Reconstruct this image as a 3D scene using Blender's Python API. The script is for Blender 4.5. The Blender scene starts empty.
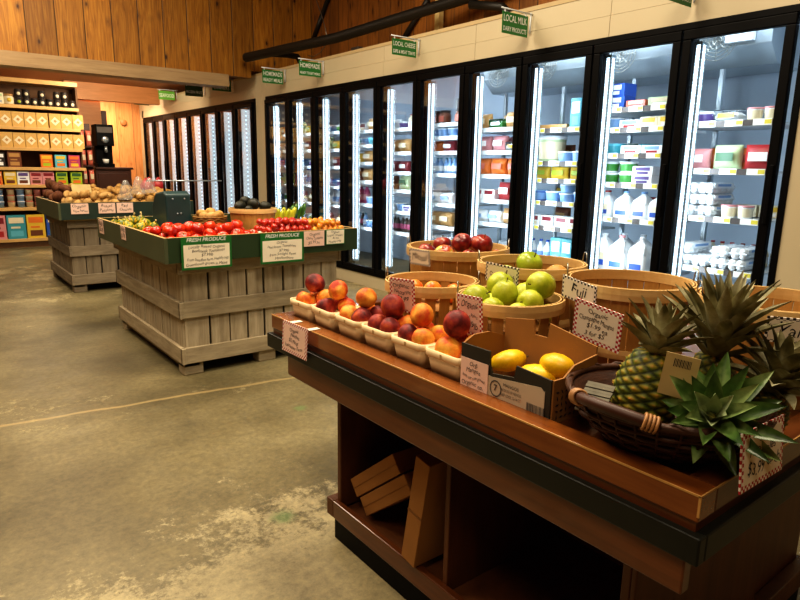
import bpy, bmesh, math, random
from mathutils import Vector, Matrix, Euler
rnd = random.Random(7)
S = bpy.context.scene
COL = S.collection
PI = math.pi
R = math.radians
ORD = ['first','second','third','fourth','fifth','sixth','seventh','eighth','ninth','tenth','eleventh','twelfth','thirteenth','fourteenth']

# ------------------------------------------------------------------ materials
def _nt(name):
    m = bpy.data.materials.new(name); m.use_nodes = True
    nt = m.node_tree; nt.nodes.clear()
    out = nt.nodes.new('ShaderNodeOutputMaterial')
    return m, nt, out
def _n(nt, t, **kw):
    n = nt.nodes.new(t)
    for k, v in kw.items():
        if k in n.inputs: n.inputs[k].default_value = v
        else: setattr(n, k, v)
    return n
def lin(c):
    return tuple(((x/12.92) if x <= .04045 else ((x+.055)/1.055)**2.4) for x in c[:3]) + (1,)
def hexc(h):
    return lin(tuple(int(h[i:i+2], 16)/255 for i in (0, 2, 4)))
def mul(c, k):
    return tuple(min(1, x*k) for x in c[:3]) + (1,)
def ramp(nt, stops, interp='LINEAR'):
    r = nt.nodes.new('ShaderNodeValToRGB'); r.color_ramp.interpolation = interp
    e = r.color_ramp.elements
    while len(e) < len(stops): e.new(.5)
    for i, (p, c) in enumerate(stops):
        e[i].position = p; e[i].color = c
    return r
def princ(nt, out, rough=.6, metal=0, spec=.5, coat=0):
    b = nt.nodes.new('ShaderNodeBsdfPrincipled')
    b.inputs['Roughness'].default_value = rough; b.inputs['Metallic'].default_value = metal
    b.inputs['Specular IOR Level'].default_value = spec; b.inputs['Coat Weight'].default_value = coat
    nt.links.new(b.outputs[0], out.inputs[0])
    return b
def coords(nt, scale=(1,1,1), kind='Object', rot=(0,0,0), loc=(0,0,0)):
    tc = nt.nodes.new('ShaderNodeTexCoord'); mp = nt.nodes.new('ShaderNodeMapping')
    mp.inputs['Scale'].default_value = scale; mp.inputs['Rotation'].default_value = rot; mp.inputs['Location'].default_value = loc
    nt.links.new(tc.outputs[kind], mp.inputs[0])
    return mp.outputs[0]
def bumpn(nt, b, h, strength=.3, dist=.01):
    bp = _n(nt, 'ShaderNodeBump', Strength=strength, Distance=dist)
    nt.links.new(h, bp.inputs['Height']); nt.links.new(bp.outputs[0], b.inputs['Normal'])
def plain(name, col, rough=.6, var=.12, scale=12, metal=0, spec=.5, coat=0, bump=0, emit=0):
    m, nt, out = _nt(name); b = princ(nt, out, rough, metal, spec, coat)
    nz = _n(nt, 'ShaderNodeTexNoise', Scale=scale, Detail=4.0); nt.links.new(coords(nt), nz.inputs[0])
    r = ramp(nt, [(.3, mul(col, 1-var)), (.7, mul(col, 1+var))]); nt.links.new(nz.outputs[0], r.inputs[0])
    nt.links.new(r.outputs[0], b.inputs['Base Color'])
    if bump: bumpn(nt, b, nz.outputs[0], bump)
    if emit:
        nt.links.new(r.outputs[0], b.inputs['Emission Color']); b.inputs['Emission Strength'].default_value = emit
    return m
def wood(name, c1, c2, stretch=(1,12,12), rough=.5, coat=0, scale=3, knots=0, bump=.1, rand=.25):
    m, nt, out = _nt(name); b = princ(nt, out, rough, 0, .4, coat)
    v = coords(nt, stretch)
    oi = nt.nodes.new('ShaderNodeObjectInfo')
    ad = _n(nt, 'ShaderNodeVectorMath', operation='ADD'); nt.links.new(v, ad.inputs[0])
    sc = _n(nt, 'ShaderNodeVectorMath', operation='SCALE'); sc.inputs[0].default_value = (7.3, 5.1, 9.7)
    nt.links.new(oi.outputs['Random'], sc.inputs['Scale']); nt.links.new(sc.outputs[0], ad.inputs[1])
    nz = _n(nt, 'ShaderNodeTexNoise', Scale=scale, Detail=6.0, Roughness=.65, Distortion=.4); nt.links.new(ad.outputs[0], nz.inputs[0])
    r = ramp(nt, [(.28, c1), (.72, c2)]); nt.links.new(nz.outputs[0], r.inputs[0])
    hs = _n(nt, 'ShaderNodeHueSaturation'); nt.links.new(r.outputs[0], hs.inputs['Color'])
    mr = _n(nt, 'ShaderNodeMapRange'); mr.inputs['To Min'].default_value = 1-rand; mr.inputs['To Max'].default_value = 1+rand
    nt.links.new(oi.outputs['Random'], mr.inputs[0]); nt.links.new(mr.outputs[0], hs.inputs['Value'])
    nt.links.new(hs.outputs[0], b.inputs['Base Color'])
    if bump: bumpn(nt, b, nz.outputs[0], bump, .004)
    return m
def planks(name, axis, width, c1, c2, c3, rough=.45, knot=hexc('3a1c08'), groove=.025, shade=None):
    # vertical boards: colour per board, long grain, knots and dark joints
    m, nt, out = _nt(name); b = princ(nt, out, rough, 0, .4)
    tc = nt.nodes.new('ShaderNodeTexCoord'); sx = nt.nodes.new('ShaderNodeSeparateXYZ'); nt.links.new(tc.outputs['Object'], sx.inputs[0])
    d = _n(nt, 'ShaderNodeMath', operation='DIVIDE'); nt.links.new(sx.outputs[axis], d.inputs[0]); d.inputs[1].default_value = width
    fl = _n(nt, 'ShaderNodeMath', operation='FLOOR'); nt.links.new(d.outputs[0], fl.inputs[0])
    fr = _n(nt, 'ShaderNodeMath', operation='FRACT'); nt.links.new(d.outputs[0], fr.inputs[0])
    wn = _n(nt, 'ShaderNodeTexWhiteNoise', noise_dimensions='1D'); nt.links.new(fl.outputs[0], wn.inputs['W'])
    cb = nt.nodes.new('ShaderNodeCombineXYZ')
    k1 = _n(nt, 'ShaderNodeMath', operation='MULTIPLY_ADD'); nt.links.new(wn.outputs[0], k1.inputs[0]); k1.inputs[1].default_value = 31.; nt.links.new(fr.outputs[0], k1.inputs[2])
    nt.links.new(k1.outputs[0], cb.inputs[0]); nt.links.new(wn.outputs[0], cb.inputs[1])
    zz = _n(nt, 'ShaderNodeMath', operation='MULTIPLY_ADD'); nt.links.new(sx.outputs[2], zz.inputs[0]); zz.inputs[1].default_value = 1.; nt.links.new(wn.outputs[0], zz.inputs[2])
    nt.links.new(zz.outputs[0], cb.inputs[2])
    mp = _n(nt, 'ShaderNodeMapping'); mp.inputs['Scale'].default_value = (3.2, 1, .75); nt.links.new(cb.outputs[0], mp.inputs[0])
    nz = _n(nt, 'ShaderNodeTexNoise', Scale=2.0, Detail=5.0, Roughness=.6, Distortion=2.2); nt.links.new(mp.outputs[0], nz.inputs[0])
    r = ramp(nt, [(.25, c1), (.5, c2), (.75, c3)]); nt.links.new(nz.outputs[0], r.inputs[0])
    hs = _n(nt, 'ShaderNodeHueSaturation'); nt.links.new(r.outputs[0], hs.inputs['Color'])
    mr = _n(nt, 'ShaderNodeMapRange'); mr.inputs['To Min'].default_value = .7; mr.inputs['To Max'].default_value = 1.2
    nt.links.new(wn.outputs[0], mr.inputs[0]); nt.links.new(mr.outputs[0], hs.inputs['Value'])
    # knots
    mk = _n(nt, 'ShaderNodeMapping'); mk.inputs['Scale'].default_value = (1.0, 1, 1.9*width/.3); nt.links.new(cb.outputs[0], mk.inputs[0])
    vo = _n(nt, 'ShaderNodeTexVoronoi', Scale=1.9); nt.links.new(mk.outputs[0], vo.inputs['Vector'])
    kr = ramp(nt, [(.07, (1,1,1,1)), (.13, (.35,.35,.35,1)), (.27, (0,0,0,1))]); nt.links.new(vo.outputs['Distance'], kr.inputs[0])
    mx = _n(nt, 'ShaderNodeMix', data_type='RGBA'); nt.links.new(kr.outputs[0], mx.inputs[0]); nt.links.new(hs.outputs[0], mx.inputs[6]); mx.inputs[7].default_value = knot
    gr = ramp(nt, [(groove*.6, (0,0,0,1)), (groove, (1,1,1,1))])
    pp = _n(nt, 'ShaderNodeMath', operation='PINGPONG'); nt.links.new(d.outputs[0], pp.inputs[0]); pp.inputs[1].default_value = .5
    nt.links.new(pp.outputs[0], gr.inputs[0])
    m2 = _n(nt, 'ShaderNodeMix', data_type='RGBA', blend_type='MULTIPLY'); m2.inputs[0].default_value = .85
    nt.links.new(mx.outputs[2], m2.inputs[6]); nt.links.new(gr.outputs[0], m2.inputs[7])
    nt.links.new(m2.outputs[2], b.inputs['Base Color'])
    bumpn(nt, b, gr.outputs[0], .5, .01)
    return m
def gingham(name, c, size=.006):
    m, nt, out = _nt(name); b = princ(nt, out, .6)
    ch = _n(nt, 'ShaderNodeTexChecker', Scale=1.0); ch.inputs['Color1'].default_value = c; ch.inputs['Color2'].default_value = hexc('f4ece0')
    nt.links.new(coords(nt, (1/size, 1/size, 0), loc=(.01, .01, .5)), ch.inputs['Vector'])
    nt.links.new(ch.outputs[0], b.inputs['Base Color'])
    return m
def fruitmat(name, ca, cb_, cc=None, rough=.45, scale=6, spec=.4, p=(.35,.5,.65), fuzz=0):
    m, nt, out = _nt(name); b = princ(nt, out, rough, 0, spec)
    v = coords(nt)
    oi = nt.nodes.new('ShaderNodeObjectInfo')
    ad = _n(nt, 'ShaderNodeVectorMath', operation='ADD'); nt.links.new(v, ad.inputs[0])
    sc = _n(nt, 'ShaderNodeVectorMath', operation='SCALE'); sc.inputs[0].default_value = (3.3, 4.1, 2.7)
    nt.links.new(oi.outputs['Random'], sc.inputs['Scale']); nt.links.new(sc.outputs[0], ad.inputs[1])
    nz = _n(nt, 'ShaderNodeTexNoise', Scale=scale, Detail=3.0); nt.links.new(ad.outputs[0], nz.inputs[0])
    st = [(p[0], ca), (p[2], cb_)] if cc is None else [(p[0], ca), (p[1], cb_), (p[2], cc)]
    r = ramp(nt, st); nt.links.new(nz.outputs[0], r.inputs[0])
    n2 = _n(nt, 'ShaderNodeTexNoise', Scale=scale*(14 if scale > 3 else 9), Detail=2.0); nt.links.new(ad.outputs[0], n2.inputs[0])
    r2 = ramp(nt, [(.35, (.86,.86,.86,1)), (.65, (1.06,1.06,1.06,1))]); nt.links.new(n2.outputs[0], r2.inputs[0])
    mx = _n(nt, 'ShaderNodeMix', data_type='RGBA', blend_type='MULTIPLY'); mx.inputs[0].default_value = .6
    nt.links.new(r.outputs[0], mx.inputs[6]); nt.links.new(r2.outputs[0], mx.inputs[7])
    nt.links.new(mx.outputs[2], b.inputs['Base Color'])
    if fuzz: b.inputs['Sheen Weight'].default_value = fuzz; b.inputs['Sheen Roughness'].default_value = .4
    return m
def glassmat(name, tint=(.94,.97,1,1), refl=.8):
    m, nt, out = _nt(name)
    t = nt.nodes.new('ShaderNodeBsdfTransparent'); t.inputs[0].default_value = tint
    g = nt.nodes.new('ShaderNodeBsdfGlossy'); g.inputs['Roughness'].default_value = .02
    f = _n(nt, 'ShaderNodeFresnel', IOR=1.35)
    k = _n(nt, 'ShaderNodeMath', operation='MULTIPLY'); nt.links.new(f.outputs[0], k.inputs[0]); k.inputs[1].default_value = refl
    mx = nt.nodes.new('ShaderNodeMixShader'); nt.links.new(k.outputs[0], mx.inputs[0]); nt.links.new(t.outputs[0], mx.inputs[1]); nt.links.new(g.outputs[0], mx.inputs[2])
    nt.links.new(mx.outputs[0], out.inputs[0])
    return m
def ledmat(name, strength, base=.25, step=.022):
    m, nt, out = _nt(name)
    e = nt.nodes.new('ShaderNodeEmission'); e.inputs[0].default_value = (.72, .9, 1, 1)
    tc = nt.nodes.new('ShaderNodeTexCoord'); sx = nt.nodes.new('ShaderNodeSeparateXYZ'); nt.links.new(tc.outputs['Object'], sx.inputs[0])
    mu = _n(nt, 'ShaderNodeMath', operation='MULTIPLY'); nt.links.new(sx.outputs[2], mu.inputs[0]); mu.inputs[1].default_value = 2*PI/step
    si = _n(nt, 'ShaderNodeMath', operation='SINE'); nt.links.new(mu.outputs[0], si.inputs[0])
    mr = _n(nt, 'ShaderNodeMapRange'); mr.inputs['From Min'].default_value = -.2; mr.inputs['From Max'].default_value = .8
    mr.inputs['To Min'].default_value = strength*base; mr.inputs['To Max'].default_value = strength
    nt.links.new(si.outputs[0], mr.inputs[0]); nt.links.new(mr.outputs[0], e.inputs[1])
    nt.links.new(e.outputs[0], out.inputs[0])
    return m
def floormat():
    m, nt, out = _nt('worn concrete'); b = princ(nt, out, .42, 0, .45)
    v = coords(nt)
    big = _n(nt, 'ShaderNodeTexNoise', Scale=.9, Detail=6.0, Roughness=.6); nt.links.new(v, big.inputs[0])
    r = ramp(nt, [(.3, hexc('585039')), (.5, hexc('756b4d')), (.7, hexc('8e8463'))]); nt.links.new(big.outputs[0], r.inputs[0])
    # worn chips of bare pale cement
    wear = _n(nt, 'ShaderNodeTexNoise', Scale=3.2, Detail=12.0, Roughness=.82); nt.links.new(v, wear.inputs[0])
    zone = _n(nt, 'ShaderNodeTexNoise', Scale=.55, Detail=2.0); nt.links.new(coords(nt, loc=(3.1, 1.7, 0)), zone.inputs[0])
    ad = _n(nt, 'ShaderNodeMath', operation='ADD'); nt.links.new(wear.outputs[0], ad.inputs[0]); nt.links.new(zone.outputs[0], ad.inputs[1])
    wr = ramp(nt, [(.0, (0,0,0,1)), (.55, (0,0,0,1)), (.63, (.8,.8,.8,1))])
    gn = _n(nt, 'ShaderNodeTexNoise', Scale=48.0, Detail=4.0, Roughness=.7); nt.links.new(v, gn.inputs[0])
    gm = _n(nt, 'ShaderNodeMath', operation='MULTIPLY_ADD'); nt.links.new(gn.outputs[0], gm.inputs[0]); gm.inputs[1].default_value = .22; nt.links.new(ad.outputs[0], gm.inputs[2])
    go = _n(nt, 'ShaderNodeMath', operation='SUBTRACT'); nt.links.new(gm.outputs[0], go.inputs[0]); go.inputs[1].default_value = .11; ad = go
    for wx, wy, rad, amt in ((.70, 1.35, .85, .25), (1.35, 3.15, .40, .13), (.9, 5.2, .7, .06), (.1, .9, .6, .05)):
        vm = _n(nt, 'ShaderNodeVectorMath', operation='DISTANCE'); nt.links.new(v, vm.inputs[0]); vm.inputs[1].default_value = (wx, wy, 0)
        mr = _n(nt, 'ShaderNodeMapRange'); mr.inputs['From Min'].default_value = 0; mr.inputs['From Max'].default_value = rad; mr.inputs['To Min'].default_value = amt; mr.inputs['To Max'].default_value = 0
        nt.links.new(vm.outputs['Value'], mr.inputs[0]); a2 = _n(nt, 'ShaderNodeMath', operation='ADD'); nt.links.new(ad.outputs[0], a2.inputs[0]); nt.links.new(mr.outputs[0], a2.inputs[1]); ad = a2
    ms = _n(nt, 'ShaderNodeMath', operation='SUBTRACT'); nt.links.new(ad.outputs[0], ms.inputs[0]); ms.inputs[1].default_value = .53
    nt.links.new(ms.outputs[0], wr.inputs[0])
    mx = _n(nt, 'ShaderNodeMix', data_type='RGBA'); nt.links.new(wr.outputs[0], mx.inputs[0]); nt.links.new(r.outputs[0], mx.inputs[6]); mx.inputs[7].default_value = hexc('b3a680')
    # dark blotches
    dk = _n(nt, 'ShaderNodeTexNoise', Scale=1.6, Detail=5.0); nt.links.new(coords(nt, loc=(9, 4, 0)), dk.inputs[0])
    dr = ramp(nt, [(.36, (.5,.49,.46,1)), (.58, (1,1,1,1))]); nt.links.new(dk.outputs[0], dr.inputs[0])
    m2 = _n(nt, 'ShaderNodeMix', data_type='RGBA', blend_type='MULTIPLY'); m2.inputs[0].default_value = .8
    nt.links.new(mx.outputs[2], m2.inputs[6]); nt.links.new(dr.outputs[0], m2.inputs[7])
    # fine speckle
    sp = _n(nt, 'ShaderNodeTexNoise', Scale=34.0, Detail=8.0, Roughness=.8); nt.links.new(v, sp.inputs[0])
    sr = ramp(nt, [(.34, (.58,.58,.58,1)), (.5, (.95,.95,.95,1)), (.66, (1.35,1.33,1.25,1))]); nt.links.new(sp.outputs[0], sr.inputs[0])
    m3 = _n(nt, 'ShaderNodeMix', data_type='RGBA', blend_type='MULTIPLY'); m3.inputs[0].default_value = .8
    nt.links.new(m2.outputs[2], m3.inputs[6]); nt.links.new(sr.outputs[0], m3.inputs[7])
    # saw-cut joint running across the room, filled pale
    sx = nt.nodes.new('ShaderNodeSeparateXYZ'); nt.links.new(v, sx.inputs[0])
    jn = _n(nt, 'ShaderNodeTexNoise', Scale=3.0, Detail=4.0); nt.links.new(v, jn.inputs[0])
    ja = _n(nt, 'ShaderNodeMath', operation='MULTIPLY_ADD'); nt.links.new(jn.outputs[0], ja.inputs[0]); ja.inputs[1].default_value = .08
    jx = _n(nt, 'ShaderNodeMath', operation='MULTIPLY_ADD'); nt.links.new(sx.outputs[0], jx.inputs[0]); jx.inputs[1].default_value = .115; nt.links.new(sx.outputs[1], jx.inputs[2])
    nt.links.new(jx.outputs[0], ja.inputs[2])
    jd = _n(nt, 'ShaderNodeMath', operation='SUBTRACT'); nt.links.new(ja.outputs[0], jd.inputs[0]); jd.inputs[1].default_value = 3.43
    jb = _n(nt, 'ShaderNodeMath', operation='ABSOLUTE'); nt.links.new(jd.outputs[0], jb.inputs[0])
    jr = ramp(nt, [(.006, (.5,.5,.5,1)), (.02, (0,0,0,1))]); nt.links.new(jb.outputs[0], jr.inputs[0])
    m4 = _n(nt, 'ShaderNodeMix', data_type='RGBA'); nt.links.new(jr.outputs[0], m4.inputs[0]); nt.links.new(m3.outputs[2], m4.inputs[6]); m4.inputs[7].default_value = hexc('b59d6c')
    # small patches of old green paint
    last = m4.outputs[2]
    for px_, py_, rad in ((1.488, 2.742, .10), (.93, 1.86, .13)):
        vm = _n(nt, 'ShaderNodeVectorMath', operation='DISTANCE'); nt.links.new(v, vm.inputs[0]); vm.inputs[1].default_value = (px_, py_, 0)
        dv = _n(nt, 'ShaderNodeMath', operation='DIVIDE'); nt.links.new(vm.outputs['Value'], dv.inputs[0]); dv.inputs[1].default_value = rad
        sb = _n(nt, 'ShaderNodeMath', operation='SUBTRACT'); nt.links.new(sp.outputs[0], sb.inputs[0]); nt.links.new(dv.outputs[0], sb.inputs[1])
        gr_ = ramp(nt, [(.05, (0, 0, 0, 1)), (.35, (.6, .6, .6, 1))]); nt.links.new(sb.outputs[0], gr_.inputs[0])
        mg_ = _n(nt, 'ShaderNodeMix', data_type='RGBA'); nt.links.new(gr_.outputs[0], mg_.inputs[0]); nt.links.new(last, mg_.inputs[6]); mg_.inputs[7].default_value = hexc('5f7a4a'); last = mg_.outputs[2]
    nt.links.new(last, b.inputs['Base Color'])
    rr = ramp(nt, [(.3, (.33,.33,.33,1)), (.7, (.55,.55,.55,1))]); nt.links.new(wear.outputs[0], rr.inputs[0]); nt.links.new(rr.outputs[0], b.inputs['Roughness'])
    bumpn(nt, b, wr.outputs[0], .15, .003)
    return m

MT = {}
def mk(key, h, **kw):
    MT[key] = plain(key, hexc(h), **kw); return MT[key]
MT['floor'] = floormat()
MT['header'] = planks('amber knotty planks', 0, .285, hexc('6d430f'), hexc('99651d'), hexc('b58230'), groove=.02)
MT['sideplank'] = planks('dark amber planks', 1, .22, hexc('633812'), hexc('8a5620'), hexc('a0692e'))
MT['pine'] = planks('orange pine planks', 0, .3, hexc('c27a44'), hexc('dc9a60'), hexc('e8ad74'), knot=hexc('bd7a48'), groove=.012)
MT['beam'] = wood('pale beam', hexc('a08360'), hexc('c4a67a'), (1, 10, 10), .55, scale=2.5)
MT['beam2'] = wood('orange beam', hexc('b37744'), hexc('c98a55'), (1, 8, 8), .5)
MT['table'] = wood('varnished table wood', hexc('4c2610'), hexc('6e3d1c'), (14, 1.2, 14), .28, coat=.35, scale=2.2, bump=.04, rand=.04)
MT['tablex'] = wood('varnished table wood across', hexc('4c2610'), hexc('6e3d1c'), (1.2, 14, 14), .28, coat=.35, scale=2.2, bump=.04, rand=.04)
MT['carcass'] = wood('carcass wood', hexc('4c2a14'), hexc('6a3f20'), (10, 10, 1.2), .5, scale=2, bump=.04, rand=.05)
MT['lipwood'] = wood('tray lip wood', hexc('663514'), hexc('8c5222'), (14, 1.2, 14), .22, coat=.5, scale=2.2, bump=.04, rand=.04)
MT['edge'] = plain('pale edge highlight', hexc('b98d4e'), rough=.5)
MT['bin'] = wood('weathered bin wood', hexc('857860'), hexc('b9ac92'), (9, 9, 1), .8, scale=3, bump=.25, rand=.12)
MT['binrail'] = wood('weathered rail wood', hexc('877a62'), hexc('b5a78a'), (1.5, 1.5, 10), .8, scale=3, bump=.25, rand=.12)
MT['bin2'] = wood('grey weathered bin wood', hexc('665a48'), hexc('8d806a'), (9, 9, 1), .8, scale=3, bump=.25, rand=.12)
MT['bin2rail'] = wood('grey weathered rail wood', hexc('665a48'), hexc('8d806a'), (1.5, 1.5, 10), .8, scale=3, bump=.25, rand=.12)
mk('green', '273b20', rough=.5, var=.1, scale=5); mk('greenlit', '4b5138', rough=.55, var=.1, scale=5)  # greenlit is the same tray green, lightened to paint the lit side
mk('darkgreen', '22332a', rough=.5); mk('rawedge', 'b89a66', rough=.6)
mk('black', '050506', rough=.5, var=.2, spec=.1); mk('blackband', '191b16', rough=.4, var=.15, spec=.3); mk('dark', '141008', rough=.8)
mk('cream', 'b6aa8e', rough=.5, var=.04, scale=2); mk('creamdark', 'b29d76', rough=.6, var=.04)
mk('interior', 'bccad8', rough=.5, var=.05, scale=2); mk('steel', 'a9b2b8', rough=.3, metal=.7, var=.05); mk('shelfwhite', 'c8ced2', rough=.4, var=.05)
mk('shelfdark', '4c4440', rough=.5); mk('wire', 'a7a59c', rough=.3, metal=.9); mk('white', 'e6e6e2', rough=.5, var=.04); mk('offwhite', 'd8d3c4', rough=.6, var=.06)
mk('tagy', 'd8c846', rough=.5)
mk('ink', '1c1a20', rough=.7); mk('inkgrey', '4c4744', rough=.7); mk('card', 'f0e6d0', rough=.6, var=.04); mk('cardpink', 'ecc9b8', rough=.6, var=.04)
mk('signgreen', '1d6b2c', rough=.5, var=.05); mk('signlime', '5d9c34', rough=.5, var=.05); mk('signdim', '2f4a2a', rough=.5, var=.05)
mk('paleleaf', 'c8b27a', rough=.6)
MT['red check'] = gingham('red gingham', hexc('b3262e')); MT['black check'] = gingham('black gingham', hexc('1e1b22'), .0055)
MT['stave'] = wood('basket stave', hexc('9c7036'), hexc('bd8f4c'), (9, 9, 1), .5, scale=4, rand=.12)
MT['hoop'] = wood('basket hoop', hexc('cca562'), hexc('e4c48a'), (3, 3, 14), .5, scale=3, rand=.1)
MT['quart'] = wood('pale veneer', hexc('dcc496'), hexc('f2deb4'), (3, 3, 14), .6, scale=3, rand=.06)
MT['wicker'] = wood('dark wicker', hexc('2a170d'), hexc('54301b'), (5, 5, 40), .55, scale=5, bump=.5, rand=.1)
MT['wickerlight'] = wood('light wicker', hexc('6d4b1f'), hexc('a37a3c'), (5, 5, 40), .55, scale=5, bump=.5)
mk('wrap', 'a87a4c', rough=.5, var=.25, scale=60)
mk('cardboard', '9b6c35', rough=.8, var=.06); mk('cardboarddim', '7d5426', rough=.8, var=.08); mk('printblack', '2b2a24', rough=.5, var=.15)
mk('labelpaper', 'bfae95', rough=.6, var=.05); mk('greypad', '6b675a', rough=.9, var=.2, scale=40)
MT['peachA'] = fruitmat('peach orange', hexc('b83a1c'), hexc('e07a30'), hexc('f0b048'), .55, 0.9, .3, (.36,.5,.64), .0)
MT['peachB'] = fruitmat('peach dark', hexc('5c1a1c'), hexc('93302a'), hexc('c4582e'), .55, 0.9, .3, (.36,.5,.68), .0)
MT['peachC'] = fruitmat('peach yellow', hexc('c9542a'), hexc('e38f34'), hexc('eeb14a'), .55, 0.9, .3, (.34,.47,.64), .0)
MT['nect'] = fruitmat('nectarine', hexc('b8431c'), hexc('e0762a'), hexc('eca33c'), .35, 1.0, .4)
MT['applered'] = fruitmat('apple red', hexc('5c1218'), hexc('8c2420'), hexc('a84a30'), .3, 1.1, .5)
MT['appleblush'] = fruitmat('apple blush', hexc('a83424'), hexc('c47a34'), hexc('b8b040'), .3, 1.0, .5)
MT['pear'] = fruitmat('pear green', hexc('8f9c1e'), hexc('b4bc30'), hexc('c3c848'), .4, 0.8, .4)
MT['granny'] = fruitmat('granny green', hexc('8aa11e'), hexc('a9bb38'), None, .3, 0.8, .5)
MT['tanfruit'] = fruitmat('russet skin', hexc('a7762c'), hexc('c9954a'), None, .5, 0.8)
MT['mango'] = fruitmat('mango yellow', hexc('d9a812'), hexc('f0c81e'), None, .4, 0.7, .4)
MT['tomato'] = fruitmat('tomato', hexc('a81a0e'), hexc('cf2f16'), hexc('d8481c'), .22, 0.7, .6)
MT['cherry'] = fruitmat('cherry tomato', hexc('a01a12'), hexc('c93a20'), None, .25, 0.7, .6)
MT['yellowtom'] = fruitmat('yellow tomato', hexc('c86818'), hexc('d9a028'), None, .3, 0.7, .6)
MT['avocado'] = fruitmat('avocado', hexc('15170f'), hexc('2a2b1c'), None, .5, 1.5, .4)
MT['potato'] = fruitmat('potato', hexc('8f6a36'), hexc('b48b4e'), hexc('c49c60'), .7, 1.0, .2)
MT['spud'] = fruitmat('pale potato', hexc('b08a52'), hexc('cfa970'), None, .7, 1.0, .2)
MT['darkspud'] = fruitmat('dark potato', hexc('5c3626'), hexc('7d5238'), None, .7, 1.0, .2)
MT['squash'] = fruitmat('gourd', hexc('3f5a16'), hexc('8a8f26'), hexc('d9a92a'), .4, 2.2, .4, (.4,.5,.58))
MT['peppery'] = fruitmat('yellow pepper', hexc('b0b428'), hexc('d4cc3c'), None, .3, 0.8, .5)
MT['pepperg'] = fruitmat('green pepper', hexc('2c5a1c'), hexc('4d7d2a'), None, .3, 0.8, .5)
mk('stem', '4a3418', rough=.8); mk('stemgreen', '3f5a20', rough=.7)
MT['leaf'] = fruitmat('crown leaf', hexc('263f18'), hexc('4d6a30'), hexc('8ea266'), .35, 18, .4)
MT['leafgrey'] = fruitmat('dry crown leaf', hexc('55512f'), hexc('8c8660'), hexc('b8b494'), .6, 18, .3)
MT['leafpale'] = fruitmat('pale heart leaf', hexc('8fa070'), hexc('b4c096'), None, .45, 18, .4)
MT['glass'] = glassmat('cooler glass', refl=.42); MT['clear'] = glassmat('clear plastic', (.93,.95,.95,1), 1.0)
def filmmat():
    m, nt, out = _nt('bag film'); t = nt.nodes.new('ShaderNodeBsdfTransparent'); d = nt.nodes.new('ShaderNodeBsdfDiffuse'); d.inputs[0].default_value = (.8, .8, .78, 1)
    g = nt.nodes.new('ShaderNodeBsdfGlossy'); g.inputs['Roughness'].default_value = .2
    a = nt.nodes.new('ShaderNodeMixShader'); a.inputs[0].default_value = .16; nt.links.new(t.outputs[0], a.inputs[1]); nt.links.new(d.outputs[0], a.inputs[2])
    b = nt.nodes.new('ShaderNodeMixShader'); b.inputs[0].default_value = .06; nt.links.new(a.outputs[0], b.inputs[1]); nt.links.new(g.outputs[0], b.inputs[2]); nt.links.new(b.outputs[0], out.inputs[0]); return m
MT['film'] = filmmat()
MT['led'] = ledmat('led strip', 5, .42, .021); MT['led2'] = ledmat('led strip dim', 2.2, .35, .06); MT['ledpanel'] = plain('led panel', (.62, .66, .66, 1), rough=.4, var=.03, emit=1.0)
mk('ledhousing', 'a9bcc6', rough=.4, var=.03)
mk('teal', '243f42', rough=.35, var=.08); mk('pipe', '17140f', rough=.5)
mk('shelfwood', 'c9a264', rough=.5, var=.1, scale=6); mk('shelfback', '5a3a1a', rough=.7, var=.15)
mk('kraft', 'c79f5a', rough=.7, var=.08); mk('brown', '3f1f10', rough=.5, var=.12)
PAL = dict(red='a8282c', crim='7d1f2c', orange='d9742a', yellow='d9b63a', lime='9fb82c', teal='3c93a3', cyan='5fb4c9', blue='2b55b0', sky='7fa6d4', purple='5d4a86', pink='cf8d90', green='3f8a3c', dgreen='2c5a34', tan='b48a52', brownp='6a3a22', grey='9aa0a3', white='e9ecee', cream='ded3b4', palegreen='b9cca0', magenta='a83a68', darkp='2a2320', salmon='c96a56')
for k, h in PAL.items(): mk('p_'+k, h, rough=.4, var=.06)

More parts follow.
